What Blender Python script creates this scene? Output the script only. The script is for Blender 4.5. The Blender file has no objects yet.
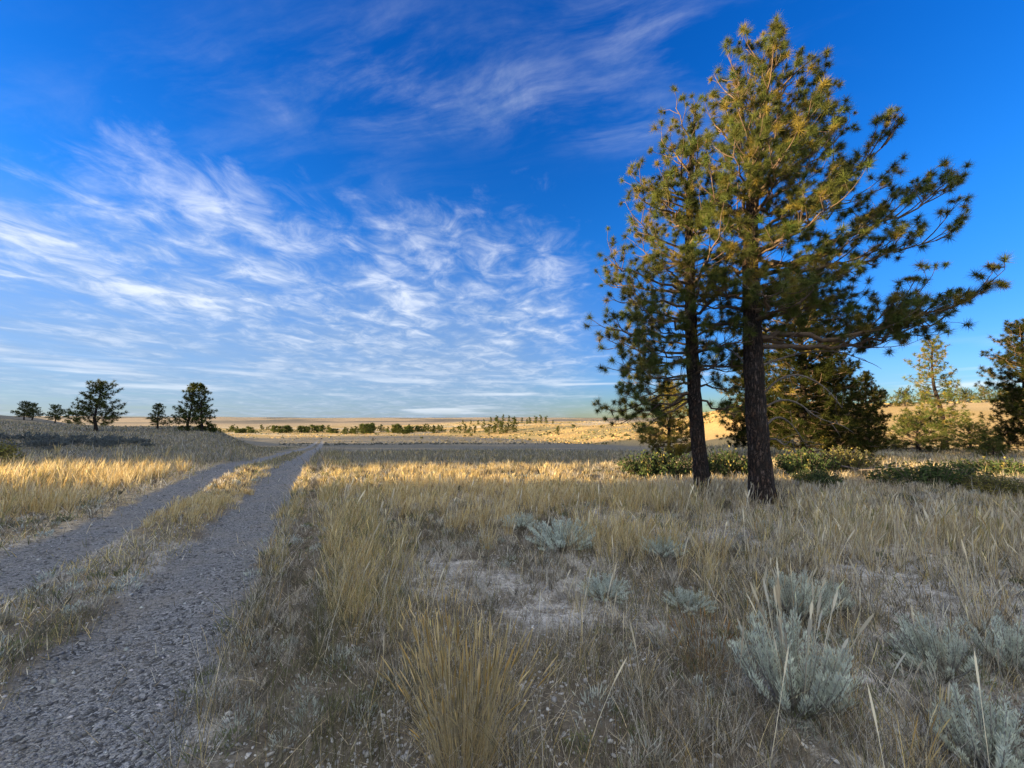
import bpy, math, random
import numpy as np
from mathutils import Vector, Matrix

rnd = random.Random(7)
RNG = np.random.default_rng(7)
scene = bpy.context.scene
COL = scene.collection

# ------------------------------------------------------------------ noise
def _hash(ix, iy, seed):
    h = (ix.astype(np.int64) * 374761393 + iy.astype(np.int64) * 668265263 + seed * 974711) & 0x7fffffff
    h = ((h ^ (h >> 13)) * 1274126177) & 0x7fffffff
    h = (h ^ (h >> 16)) & 0xffffff
    return h / float(0xffffff)

def vnoise(x, y, seed=0):
    x = np.asarray(x, float); y = np.asarray(y, float)
    ix = np.floor(x); iy = np.floor(y)
    fx = x - ix; fy = y - iy
    fx = fx * fx * fx * (fx * (fx * 6 - 15) + 10); fy = fy * fy * fy * (fy * (fy * 6 - 15) + 10)
    a = _hash(ix, iy, seed); b = _hash(ix + 1, iy, seed); c = _hash(ix, iy + 1, seed); d = _hash(ix + 1, iy + 1, seed)
    return (a * (1 - fx) + b * fx) * (1 - fy) + (c * (1 - fx) + d * fx) * fy

def fbm(x, y, seed=0, oct=4):
    s = 0; a = 0.5; t = 0
    for k in range(oct):
        s = s + a * vnoise(x * 2 ** k + 17.3 * k, y * 2 ** k - 9.1 * k, seed + k); t += a; a *= 0.5
    return s / t

def sstep(a, b, x):
    t = np.clip((np.asarray(x, float) - a) / (b - a), 0, 1)
    return t * t * (3 - 2 * t)

# ------------------------------------------------------------------ sun, camera, road frames
SUN_EL = math.radians(6.0)
SUN_AZ = math.radians(5.0)                       # degrees behind the camera's left
S2 = np.array([-math.cos(SUN_AZ), -math.sin(SUN_AZ)])   # horizontal direction to the sun
P2 = np.array([-math.sin(SUN_AZ), math.cos(SUN_AZ)])
EU = np.array([-0.4198, 0.9076]); EV = np.array([0.9076, 0.4198])   # along / across the two-track
F_PX = 400.0; HOR = 420.0; EYE = 1.6
PITCH = math.atan((HOR - 384) / F_PX)

def rut_mask(v):
    a = sstep(-1.68, -1.46, v) * (1 - sstep(-0.72, -0.50, v))
    b = sstep(-3.6, -3.35, v) * (1 - sstep(-2.62, -2.42, v))
    return np.maximum(a, b)

# ------------------------------------------------------------------ terrain height
def H(x, y):
    x = np.asarray(x, float); y = np.asarray(y, float)
    d = np.hypot(x, y) + 1e-6
    az = np.degrees(np.arctan2(x, y))                       # 0 forward, + right
    # plain that falls away ahead of the camera
    yy = np.maximum(y, 0) * 0.75 + d * 0.25
    plain = np.interp(yy, [-1, 14, 20, 28, 38, 80, 140, 220, 320, 1000, 1800, 2600, 4000, 7000],
                      [0, -0.05, -0.36, -0.78, -1.35, -3.7, -6.2, -7.4, -8.3, -6.5, 1.0, 14.0, 22.0, 10.0])
    # shoulder of higher ground on the left
    lf = np.interp(d, [0, 20, 40, 75, 95, 180, 320, 700, 1800, 2600, 7000],
                   [0, 0, -0.15, 0.2, 0.5, -4.5, -7.4, -7, 1, 14.0, 10])
    lf2 = np.interp(d, [0, 20, 40, 75, 135, 220, 420, 1000, 1800, 2600, 7000],
                    [0, 0, 0.0, 0.5, 2.1, 0.9, -6, -6, 1, 14.0, 10])
    m2 = 1 - sstep(-51, -43, az)
    left = lf * (1 - m2) + lf2 * m2
    m = 1 - sstep(-38, -31.5, az)
    z = plain * (1 - m) + left * m
    # ground behind the camera stays level
    back = sstep(95, 120, np.abs(az))
    z = z * (1 - back) + back * np.interp(d, [0, 300, 2000, 7000], [0, 0, 4, 10])
    # right: meadow stays level a little longer, then a golden hillside
    rm = sstep(18, 34, az) * (1 - sstep(95, 125, az))
    rlev = np.interp(d, [0, 22, 30, 45, 70, 105, 160, 300, 1000, 1800, 2600, 7000],
                     [0, 0.0, -0.25, -0.5, 1.6, 4.6, 6.0, 5.0, -4, 1, 14, 10])
    z = z * (1 - rm) + rlev * rm
    # golden hill across the plain
    azc = (az - 7.0)
    hm = sstep(-22, -3, az) * (1 - sstep(22, 40, az))
    d0 = 250 - 5.5 * np.clip(az + 12, 0, 28)                # its foot comes closer to the right
    hill = np.interp(d - d0, [-10, 0, 20, 70, 140, 210, 330, 520], [0, 0.0, 1.6, 4.6, 7.0, 7.9, 5.0, 0])
    z = z + hill * hm * (0.9 + 0.25 * fbm(x / 60, y / 60, 31, 3)) + (fbm(x / 22, y / 22, 33, 4) - 0.5) * 2.2 * hm * sstep(10, 60, d - d0)
    # rolling far country
    z = z + (fbm(x / 150, y / 150, 5, 4) - 0.5) * 5.0 * sstep(180, 600, d)
    z = z + (fbm(x / 900, y / 900, 6, 4) - 0.5) * 16.0 * sstep(900, 2500, d)
    # near unevenness
    z = z + (fbm(x / 7, y / 7, 11, 3) - 0.5) * 0.22 * sstep(3, 14, d) + (fbm(x / 1.1, y / 1.1, 12, 3) - 0.5) * 0.07
    # ridge to the left behind the camera that shades the meadow
    q = x * S2[0] + y * S2[1]; p = x * P2[0] + y * P2[1]
    hp = np.interp(p, [-160, -90, 3.4, 4.8, 8.1, 9.1, 14.3, 15.6, 44, 50, 62, 68, 96, 116, 146],
                   [0, 14.3, 14.0, 14.2, 14.2, 7.6, 7.6, 12.4, 12.0, 9.6, 9.6, 12.0, 15.0, 15.0, 0])
    hp = hp + (fbm(p / 5 + 40, p * 0 + 3, 21, 4) - 0.5) * 1.6 * (hp > 1) * (0.2 + 0.8 * np.clip(np.abs(p - 11.6) / 5 - 0.5, 0, 1))
    q0 = 96 + 1.1 * np.maximum(0, p - 58)
    z = z + hp * np.exp(-((q - q0) / 19.0) ** 2) * (q > 10)
    # wheel ruts of the two-track, single path beside it
    v = x * EV[0] + y * EV[1]; u = x * EU[0] + y * EU[1]
    fade = (1 - sstep(150, 190, u))
    z = z - 0.06 * rut_mask(v + (fbm(u / 3, v * 0, 14, 2) - 0.5) * 0.12) * fade
    z = z + 0.03 * np.exp(-((v + 2.07) / 0.25) ** 2) * fade
    z = z - 0.05 * np.exp(-((v + 0.19) / 0.11) ** 2) * fade
    return z

CAMZ = EYE + float(H(0.0, 0.0))
_cf = np.array([0, math.cos(PITCH), math.sin(PITCH)]); _cu = np.array([0, -math.sin(PITCH), math.cos(PITCH)])

def ray(px, py):
    d = np.array([1., 0, 0]) * (px - 512) / F_PX + _cu * (384 - py) / F_PX + _cf
    return d / d[1]                                          # unit forward (y) component

def P3(px, py, depth):
    r = ray(px, py) * depth
    return np.array([r[0], r[1], CAMZ + r[2]])

_T = np.geomspace(0.8, 5000, 6000)
def at(px, py):
    r = ray(px, py)
    pts = r[None, :] * _T[:, None]
    below = (CAMZ + pts[:, 2]) < H(pts[:, 0], pts[:, 1])
    k = int(np.argmax(below)) if below.any() else len(_T) - 1
    x, y = pts[k, 0], pts[k, 1]
    return np.array([x, y, float(H(x, y))])

def at_depth(px, depth):
    """ground point under picture column px at a given forward distance"""
    x = (px - 512) / F_PX * depth * 1.0
    return np.array([x, depth, float(H(x, depth))])

# ------------------------------------------------------------------ mesh helpers
def link(o):
    COL.objects.link(o); return o

def mesh_np(name, V, tris=None, quads=None, mat=None, col=None, smooth=False, parent=None, mats=None, mat_idx=None):
    V = np.asarray(V, np.float32).reshape(-1, 3)
    me = bpy.data.meshes.new(name)
    nt = 0 if tris is None else len(tris); nq = 0 if quads is None else len(quads)
    me.vertices.add(len(V)); me.vertices.foreach_set('co', V.ravel())
    idx = []; tot = []
    if nt: idx.append(np.asarray(tris, np.int32).ravel()); tot.append(np.full(nt, 3, np.int32))
    if nq: idx.append(np.asarray(quads, np.int32).ravel()); tot.append(np.full(nq, 4, np.int32))
    idx = np.concatenate(idx); tot = np.concatenate(tot)
    st = np.concatenate([[0], np.cumsum(tot)[:-1]]).astype(np.int32)
    me.loops.add(len(idx)); me.loops.foreach_set('vertex_index', idx)
    me.polygons.add(len(tot)); me.polygons.foreach_set('loop_start', st); me.polygons.foreach_set('loop_total', tot)
    if smooth: me.polygons.foreach_set('use_smooth', np.ones(len(tot), bool))
    if col is not None:
        a = me.attributes.new('tint', 'FLOAT_COLOR', 'POINT')
        c = np.ones((len(V), 4), np.float32); c[:, :3] = col
        a.data.foreach_set('color', c.ravel())
    if mats:
        for m in mats: me.materials.append(m)
        if mat_idx is not None: me.polygons.foreach_set('material_index', np.asarray(mat_idx, np.int32))
    elif mat: me.materials.append(mat)
    me.update(calc_edges=True); me.validate()
    o = bpy.data.objects.new(name, me); link(o)
    if parent is not None: o.parent = parent
    return o

class Acc:
    """collects vertices, faces and tints"""
    def __init__(s): s.V = []; s.T = []; s.Q = []; s.C = []; s.n = 0
    def add(s, V, T=None, Q=None, C=None):
        V = np.asarray(V, float).reshape(-1, 3)
        if T is not None and len(T): s.T.append(np.asarray(T) + s.n)
        if Q is not None and len(Q): s.Q.append(np.asarray(Q) + s.n)
        s.V.append(V)
        if C is not None:
            C = np.asarray(C, float); s.C.append(np.broadcast_to(C, (len(V), 3)))
        s.n += len(V)
    def build(s, name, mat, parent=None, smooth=False, origin=None):
        V = np.concatenate(s.V)
        if origin is not None: V = V - np.asarray(origin)
        return mesh_np(name, V, np.concatenate(s.T) if s.T else None, np.concatenate(s.Q) if s.Q else None, mat,
                       np.concatenate(s.C) if s.C else None, smooth, parent)

def unit(v):
    v = np.asarray(v, float); return v / (np.linalg.norm(v) + 1e-9)

def tube(acc, pts, rad, ns=6, col=None, cap=True, rough=0.0, rng=None):
    pts = np.asarray(pts, float); rad = np.asarray(rad, float); n = len(pts)
    tg = np.gradient(pts, axis=0); tg /= (np.linalg.norm(tg, axis=1)[:, None] + 1e-9)
    a = np.array([0, 0, 1.0]) if abs(tg[0][2]) < 0.9 else np.array([1.0, 0, 0])
    ang = np.arange(ns) * 2 * math.pi / ns
    V = np.zeros((n, ns, 3))
    u = unit(np.cross(tg[0], a))
    for i in range(n):
        u = unit(u - tg[i] * np.dot(u, tg[i])); w = np.cross(tg[i], u)
        rr = rad[i] * (1 + (rng.normal(0, rough, ns) if rough else 0))
        V[i] = pts[i] + (np.cos(ang) * rr)[:, None] * u + (np.sin(ang) * rr)[:, None] * w
    Q = []
    i0 = np.arange(n - 1)[:, None] * ns; j = np.arange(ns)[None, :]; j2 = (j + 1) % ns
    Q = np.stack([i0 + j, i0 + j2, i0 + ns + j2, i0 + ns + j], -1).reshape(-1, 4)
    acc.add(V.reshape(-1, 3), None, Q, col)
    if cap:
        k = acc.n - ns
        acc.add([pts[-1] + tg[-1] * rad[-1] * 0.5], [[k - acc.n + q, k - acc.n + (q + 1) % ns, 0] for q in range(ns)], None, col)

def empty(name, loc, label, cat, group=None):
    o = bpy.data.objects.new(name, None); link(o); o.location = [float(c) for c in loc]
    o.empty_display_size = 0.3
    tag(o, label, cat, group); return o

def tag(o, label, cat, group=None, kind=None):
    if label: o['label'] = label
    if cat: o['category'] = cat
    if group: o['group'] = group
    if kind: o['kind'] = kind
    return o

def dup(root, loc, rz=0.0, sc=1.0, label=None, group=None, tilt=(0, 0)):
    r = root.copy(); COL.objects.link(r)
    r.location = [float(c) for c in loc]; r.rotation_euler = (tilt[0], tilt[1], rz)
    r.scale = (sc, sc, sc) if np.isscalar(sc) else sc
    if label: r['label'] = label
    if group: r['group'] = group
    for ch in list(root.children):
        c = ch.copy(); COL.objects.link(c); c.parent = r
        for g in ch.children:
            e = g.copy(); COL.objects.link(e); e.parent = c
    return r

# ------------------------------------------------------------------ materials
class NT:
    def __init__(s, tree): s.t = tree; s.n = tree.nodes; s.l = tree.links
    def new(s, typ, **kw):
        n = s.n.new(typ)
        for k, v in kw.items(): setattr(n, k, v)
        return n
    def put(s, sock, v):
        if isinstance(v, bpy.types.NodeSocket): s.l.new(v, sock)
        elif v is not None:
            if hasattr(sock.default_value, '__len__') and not np.isscalar(v):
                v = tuple(v)
                if len(sock.default_value) == 4 and len(v) == 3: v = v + (1.0,)
            sock.default_value = v
    def m(s, op, a, b=None, c=None, clamp=False):
        n = s.new('ShaderNodeMath', operation=op, use_clamp=clamp)
        s.put(n.inputs[0], a)
        if b is not None: s.put(n.inputs[1], b)
        if c is not None: s.put(n.inputs[2], c)
        return n.outputs[0]
    def vm(s, op, a, b=None):
        n = s.new('ShaderNodeVectorMath', operation=op); s.put(n.inputs[0], a)
        if b is not None: s.put(n.inputs[1], b)
        return n.outputs['Value'] if op in ('DOT_PRODUCT', 'LENGTH') else n.outputs[0]
    def ss(s, a, b, x, lo=0.0, hi=1.0):
        n = s.new('ShaderNodeMapRange', interpolation_type='SMOOTHSTEP')
        s.put(n.inputs[0], x); s.put(n.inputs[1], a); s.put(n.inputs[2], b); s.put(n.inputs[3], lo); s.put(n.inputs[4], hi)
        return n.outputs[0]
    def mix(s, f, a, b, mode='MIX'):
        n = s.new('ShaderNodeMix', data_type='RGBA', blend_type=mode)
        s.put(n.inputs[0], f); s.put(n.inputs[6], a); s.put(n.inputs[7], b); return n.outputs[2]
    def noise(s, vec, scale, detail=4, rough=0.55, dist=0.0, out=0):
        n = s.new('ShaderNodeTexNoise'); s.put(n.inputs['Vector'], vec); n.inputs['Scale'].default_value = scale
        n.inputs['Detail'].default_value = detail; n.inputs['Roughness'].default_value = rough; n.inputs['Distortion'].default_value = dist
        return n.outputs[out]
    def comb(s, x, y, z=0.0):
        n = s.new('ShaderNodeCombineXYZ'); s.put(n.inputs[0], x); s.put(n.inputs[1], y); s.put(n.inputs[2], z); return n.outputs[0]
    def sep(s, v):
        n = s.new('ShaderNodeSeparateXYZ'); s.put(n.inputs[0], v); return n.outputs

def material(name):
    m = bpy.data.materials.new(name); m.use_nodes = True
    t = NT(m.node_tree); t.n.clear()
    out = t.new('ShaderNodeOutputMaterial')
    return m, t, out

def leaf_material(name, trans=0.35, tint=(1, 1, 1)):
    m, t, out = material(name)
    a = t.new('ShaderNodeAttribute', attribute_name='tint')
    c = t.mix(1.0, a.outputs['Color'], tint, 'MULTIPLY')
    df = t.new('ShaderNodeBsdfDiffuse'); t.put(df.inputs[0], c)
    tr = t.new('ShaderNodeBsdfTranslucent'); t.put(tr.inputs[0], c)
    mx = t.new('ShaderNodeMixShader'); mx.inputs[0].default_value = trans
    t.l.new(df.outputs[0], mx.inputs[1]); t.l.new(tr.outputs[0], mx.inputs[2]); t.l.new(mx.outputs[0], out.inputs[0])
    return m

def bark_material(name, dark, light, red, scale=1.0):
    m, t, out = material(name)
    tc = t.new('ShaderNodeTexCoord'); ob = tc.outputs['Object']
    mp = t.new('ShaderNodeMapping'); mp.inputs['Scale'].default_value = (1, 1, 0.28); t.l.new(ob, mp.inputs[0])
    vo = t.new('ShaderNodeTexVoronoi', feature='DISTANCE_TO_EDGE'); vo.inputs['Scale'].default_value = 14 * scale
    wob = t.noise(mp.outputs[0], 9 * scale, 3)
    vw = t.vm('ADD', mp.outputs[0], t.comb(t.m('MULTIPLY', wob, 0.22), t.m('MULTIPLY', wob, 0.16), t.m('MULTIPLY', wob, 0.25)))
    t.l.new(vw, vo.inputs['Vector'])
    vo2 = t.new('ShaderNodeTexVoronoi', feature='DISTANCE_TO_EDGE'); vo2.inputs['Scale'].default_value = 31 * scale; t.l.new(vw, vo2.inputs['Vector'])
    gate = t.ss(0.35, 0.65, t.noise(ob, 7 * scale, 4))
    plate = t.m('MULTIPLY', t.ss(0.0, 0.30, t.m('ADD', vo.outputs['Distance'], t.m('MULTIPLY', gate, 0.06))), t.ss(-0.05, 0.20, vo2.outputs['Distance']))
    n1 = t.noise(ob, 5 * scale, 5); n2 = t.noise(ob, 40 * scale, 4)
    c = t.mix(t.ss(0.35, 0.7, n1), light, red)
    c = t.mix(t.m('MULTIPLY', t.ss(0.3, 0.75, n2), 0.5), c, dark)
    c = t.mix(plate, dark, c)
    b = t.new('ShaderNodeBump'); b.inputs['Strength'].default_value = 1.0; b.inputs['Distance'].default_value = 0.05
    t.l.new(t.m('ADD', plate, t.m('MULTIPLY', n2, 0.35)), b.inputs['Height'])
    p = t.new('ShaderNodeBsdfPrincipled'); t.put(p.inputs['Base Color'], c); p.inputs['Roughness'].default_value = 0.9
    p.inputs['Specular IOR Level'].default_value = 0.15
    t.l.new(b.outputs[0], p.inputs['Normal']); t.l.new(p.outputs[0], out.inputs[0])
    return m

def plain_material(name, c1, c2, scale=8, rough=0.9):
    m, t, out = material(name)
    tc = t.new('ShaderNodeTexCoord')
    n = t.noise(tc.outputs['Object'], scale, 5)
    p = t.new('ShaderNodeBsdfPrincipled'); t.put(p.inputs['Base Color'], t.mix(t.ss(0.3, 0.7, n), c1, c2))
    p.inputs['Roughness'].default_value = rough; p.inputs['Specular IOR Level'].default_value = 0.2
    b = t.new('ShaderNodeBump'); b.inputs['Strength'].default_value = 0.4; b.inputs['Distance'].default_value = 0.01
    t.l.new(n, b.inputs['Height']); t.l.new(b.outputs[0], p.inputs['Normal'])
    t.l.new(p.outputs[0], out.inputs[0]); return m

M_GRASS = leaf_material('dry_grass_blades', 0.40)
M_NEEDLE = leaf_material('pine_needles', 0.38)
M_SAGE = leaf_material('sage_leaves', 0.25)
M_LEAF = leaf_material('shrub_leaves', 0.30)
M_BARK = bark_material('pine_bark', (0.016, 0.013, 0.011), (0.15, 0.115, 0.10), (0.16, 0.088, 0.058))
M_LIMB = plain_material('limb_bark', (0.155, 0.105, 0.07), (0.08, 0.057, 0.042), 14)
M_DEAD = plain_material('weathered_wood', (0.17, 0.14, 0.12), (0.09, 0.075, 0.065), 20)
M_STEM = plain_material('shrub_stems', (0.13, 0.10, 0.075), (0.07, 0.055, 0.045), 30)

M_SAGESTEM = plain_material('sage_stems', (0.26, 0.25, 0.21), (0.17, 0.15, 0.12), 30)

def stone_material():
    m, t, out = material('crushed_stone')
    a = t.new('ShaderNodeAttribute', attribute_name='tint')
    tc = t.new('ShaderNodeTexCoord'); n = t.noise(tc.outputs['Object'], 60, 3)
    c = t.mix(t.m('MULTIPLY', n, 0.5), a.outputs['Color'], (0.12, 0.12, 0.13))
    p = t.new('ShaderNodeBsdfPrincipled'); t.put(p.inputs['Base Color'], c); p.inputs['Roughness'].default_value = 0.75
    p.inputs['Specular IOR Level'].default_value = 0.3
    t.l.new(p.outputs[0], out.inputs[0]); return m
M_STONE = stone_material()

def ground_material():
    m, t, out = material('prairie_ground')
    geo = t.new('ShaderNodeNewGeometry'); pos = geo.outputs['Position']
    at_ = t.new('ShaderNodeAttribute', attribute_name='tint'); base = at_.outputs['Color']
    v = t.vm('DOT_PRODUCT', pos, (EV[0], EV[1], 0)); u = t.vm('DOT_PRODUCT', pos, (EU[0], EU[1], 0))
    w = t.m('MULTIPLY', t.m('SUBTRACT', t.noise(pos, 1.3, 5, 0.65), 0.5), 0.62)
    vv = t.m('ADD', v, w)
    r1 = t.m('MULTIPLY', t.ss(-1.68, -1.50, vv), t.ss(-0.70, -0.48, vv, 1, 0))
    r2 = t.m('MULTIPLY', t.ss(-3.55, -3.38, vv), t.ss(-2.60, -2.44, vv, 1, 0))
    road = t.m('MULTIPLY', t.m('MAXIMUM', r1, r2), t.ss(150, 190, u, 1, 0))
    foot = t.m('MULTIPLY', t.m('MULTIPLY', t.ss(-0.30, -0.24, vv), t.ss(-0.15, -0.08, vv, 1, 0)), t.m('MULTIPLY', t.ss(20, 40, u, 0.7, 0), t.ss(2.5, 5.0, u)))
    # soil and litter at three scales
    nA = t.noise(pos, 0.9, 5, 0.6); nB = t.noise(pos, 7, 6, 0.65); nC = t.noise(pos, 45, 4, 0.6)
    nF = t.noise(t.vm('MULTIPLY', pos, (1, 1, 0.2)), 0.12, 6, 0.62)
    k = t.m('ADD', t.m('MULTIPLY', nB, 0.55), t.m('MULTIPLY', nC, 0.45))
    c = t.mix(t.ss(0.36, 0.66, k), t.mix(1.0, base, (0.36, 0.34, 0.33), 'MULTIPLY'), t.mix(1.0, base, (1.35, 1.33, 1.3), 'MULTIPLY'))
    c = t.mix(t.m('MULTIPLY', t.ss(0.45, 0.7, nA), 0.4), c, t.mix(1.0, base, (0.75, 0.78, 0.8), 'MULTIPLY'))
    c = t.mix(t.ss(0.35, 0.7, nF, 0.0, 0.5), c, t.mix(1.0, base, (0.72, 0.70, 0.66), 'MULTIPLY'))
    # crumbs of plant litter and crust broken over the bare soil
    nD = t.noise(pos, 5.5, 7, 0.68, 0.4); nE = t.noise(pos, 19, 5, 0.7)
    lit = t.m('MULTIPLY', t.ss(0.47, 0.57, t.m('ADD', t.m('MULTIPLY', nD, 0.55), t.m('MULTIPLY', nE, 0.45))), t.ss(9, 20, t.vm('LENGTH', pos), 0.85, 0.2))
    c = t.mix(lit, c, (0.115, 0.098, 0.078))
    # gravel
    vo = t.new('ShaderNodeTexVoronoi'); vo.inputs['Scale'].default_value = 52; t.l.new(pos, vo.inputs['Vector'])
    vs = t.sep(vo.outputs['Color'])
    vo2 = t.new('ShaderNodeTexVoronoi'); vo2.inputs['Scale'].default_value = 130; t.l.new(pos, vo2.inputs['Vector'])
    vs2 = t.sep(vo2.outputs['Color'])
    g = t.mix(t.ss(0.15, 0.95, vs[0]), (0.045, 0.046, 0.048), (0.26, 0.26, 0.265))
    g2 = t.mix(vs2[1], (0.065, 0.065, 0.068), (0.25, 0.25, 0.255))
    g = t.mix(t.ss(0.45, 0.55, t.noise(pos, 12, 3)), g2, g)
    g = t.mix(t.m('MULTIPLY', t.ss(0.4, 0.7, t.noise(pos, 1.7, 4)), 0.45), g, (0.20, 0.18, 0.155))
    c = t.mix(road, c, g)
    c = t.mix(foot, c, (0.13, 0.11, 0.085))
    hgt = t.m('ADD', t.m('MULTIPLY', nB, 1.0), t.m('MULTIPLY', nC, 0.6))
    hg = t.m('ADD', t.m('MULTIPLY', t.m('SUBTRACT', 1.0, vo.outputs['Distance']), 0.7), t.m('MULTIPLY', t.m('SUBTRACT', 1.0, vo2.outputs['Distance']), 0.35))
    mh = t.new('ShaderNodeMix', data_type='FLOAT'); t.put(mh.inputs[0], road); t.put(mh.inputs[2], hgt); t.put(mh.inputs[3], hg)
    b = t.new('ShaderNodeBump'); b.inputs['Strength'].default_value = 0.8; b.inputs['Distance'].default_value = 0.035
    t.l.new(mh.outputs[0], b.inputs['Height'])
    p = t.new('ShaderNodeBsdfPrincipled'); t.put(p.inputs['Base Color'], c); p.inputs['Roughness'].default_value = 0.95
    p.inputs['Specular IOR Level'].default_value = 0.1
    t.l.new(b.outputs[0], p.inputs['Normal']); t.l.new(p.outputs[0], out.inputs[0])
    return m

# ------------------------------------------------------------------ ground sheet
def ground_tint(x, y):
    d = np.hypot(x, y); az = np.degrees(np.arctan2(x, y)); v = x * EV[0] + y * EV[1]
    q = x * S2[0] + y * S2[1]; p = x * P2[0] + y * P2[1]
    soil = np.array([0.40, 0.39, 0.375]); litter = np.array([0.13, 0.113, 0.088]); straw = np.array([0.40, 0.29, 0.14])
    sage_shade = np.array([0.15, 0.14, 0.115]); gold = np.array([0.52, 0.345, 0.13]); green = np.array([0.17, 0.17, 0.075]); far = np.array([0.42, 0.31, 0.19])
    n = fbm(x / 2.2, y / 2.2, 41, 4)
    def mx(a, b, f): return a * (1 - f[:, None]) + b * f[:, None]
    c = mx(np.tile(soil, (len(x), 1)), litter, sstep(0.46, 0.58, n))
    c = mx(c, litter, np.exp(-((v + 0.15) / 0.5) ** 2) * 0.9)
    c = mx(c, straw, sstep(6, 11, d) * 0.8)
    c = mx(c, sage_shade, sstep(14, 17, p) * sstep(13, 19, d) * (1 - 0.55 * sstep(0.5, 0.75, fbm(x / 14, y / 5, 43, 4))))  # dark sage tone on the plain, partly standing in for the ridge's shade
    strip = np.exp(-((v + 2.07) / 0.4) ** 2)
    c = mx(c, litter * 1.1, strip * 0.7)
    # far golden land
    fg = sstep(95, 150, d - 40 * sstep(-35, -20, -np.abs(az + 5)))
    foot = sstep(-15, 25, d - (250 - 5.5 * np.clip(az + 12, 0, 28)))
    k = sstep(-30, -18, az); g = sstep(210, 280, d) * (1 - k) + foot * k
    k = sstep(16, 30, az); g = g * (1 - k) + sstep(24, 36, d) * k
    c = mx(c, gold, g)
    pat = sstep(0.50, 0.62, fbm(x / 30, y / 16, 47, 5)) * g * sstep(60, 150, d)
    c = mx(c, green * 1.2, pat * 0.55)
    pat = sstep(0.56, 0.66, fbm(x / 60 + 9, y / 22, 53, 5)) * g * sstep(60, 150, d)
    c = mx(c, np.array([0.58, 0.47, 0.32]), pat * 0.7)
    c = mx(c, far, sstep(450, 900, d))
    c = mx(c, np.array([0.10, 0.10, 0.085]), sstep(700, 1500, d) * sstep(0.47, 0.58, fbm(x / 330, y / 330, 49, 5)) * 0.85)
    return c

def build_ground():
    front = np.arange(-62, 62, 0.2); rest = np.arange(62, 298, 1.0)
    az = np.radians(np.concatenate([front, rest])); na = len(az)
    r = np.concatenate([[0.35], np.geomspace(0.6, 7000, 430)]); nr = len(r)
    X = (r[:, None] * np.sin(az)[None, :]).ravel(); Y = (r[:, None] * np.cos(az)[None, :]).ravel()
    Z = H(X, Y)
    V = np.stack([X, Y, Z], 1); V = np.concatenate([V, [[0, 0, float(H(0., 0.))]]])
    i = np.arange(nr - 1)[:, None] * na; j = np.arange(na)[None, :]; j2 = (j + 1) % na
    Q = np.stack([i + j, i + na + j, i + na + j2, i + j2], -1).reshape(-1, 4)
    T = np.stack([np.full(na, nr * na), np.arange(na), (np.arange(na) + 1) % na], 1)
    C = ground_tint(V[:, 0], V[:, 1])
    o = mesh_np('ground', V, T, Q, ground_material(), C, True)
    tag(o, 'dry prairie ground with a two rut gravel track running to the plain', 'ground', None, 'structure')
build_ground()

# ------------------------------------------------------------------ grass blades
def blades(acc, B, h, azd, lean, curv, w, C, prof):
    """vectorised blades; prof = list of (t, width factor)"""
    N = len(B)
    if N == 0: return
    L = len(prof)
    ld = np.stack([np.cos(azd), np.sin(azd), np.zeros(N)], 1)
    wa = RNG.uniform(0, math.pi, N); wd = np.stack([np.cos(wa), np.sin(wa), np.zeros(N)], 1)
    V = np.zeros((N, 2 * L - 1, 3)); Cc = np.zeros((N, 2 * L - 1, 3))
    for k, (t, wf) in enumerate(prof):
        out = h * (lean * t + curv * t * t)
        up = h * t * np.sqrt(np.maximum(0.1, 1 - (lean * 0.8 + curv * t * 0.9) ** 2))
        c = B + ld * out[:, None]; c[:, 2] += up
        if k < L - 1:
            V[:, 2 * k] = c - wd * (w * wf / 2)[:, None]; V[:, 2 * k + 1] = c + wd * (w * wf / 2)[:, None]
            Cc[:, 2 * k] = C; Cc[:, 2 * k + 1] = C
        else:
            V[:, 2 * k] = c; Cc[:, 2 * k] = C
    base = (np.arange(N) * (2 * L - 1))[:, None]
    Q = [base + np.array([[2 * k, 2 * k + 1, 2 * k + 3, 2 * k + 2]]) for k in range(L - 2)]
    T = base + np.array([[2 * L - 4, 2 * L - 3, 2 * L - 2]])
    acc.add(V.reshape(-1, 3), T.reshape(-1, 3), np.concatenate(Q) if Q else None, Cc.reshape(-1, 3))

PROF_STEM = [(0, 1), (0.35, 0.8), (0.68, 0.7), (0.80, 2.6), (0.92, 2.2), (1, 0)]
PROF_BLADE = [(0, 1), (0.4, 0.85), (0.75, 0.6), (1, 0)]
PROF_SHORT = [(0, 1), (0.55, 0.8), (1, 0)]
PROF_FAR = [(0, 1), (0.6, 0.9), (1, 0)]
STRAW = np.array([[0.64, 0.48, 0.20], [0.54, 0.40, 0.18], [0.70, 0.57, 0.31], [0.44, 0.29, 0.11], [0.66, 0.54, 0.33]])  # straw tones, raised to carry soft sun warmth over the mid meadow
OLIVE = np.array([[0.30, 0.27, 0.10], [0.24, 0.23, 0.09], [0.36, 0.30, 0.12], [0.42, 0.33, 0.15]])
WEED = np.array([[0.27, 0.225, 0.165], [0.15, 0.125, 0.09], [0.44, 0.40, 0.33], [0.10, 0.09, 0.065], [0.58, 0.53, 0.43]])
GREEN = np.array([[0.10, 0.12, 0.04], [0.14, 0.145, 0.055], [0.19, 0.18, 0.08]])
PALE = np.array([[0.70, 0.61, 0.43], [0.56, 0.47, 0.32], [0.40, 0.32, 0.21]])

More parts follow.
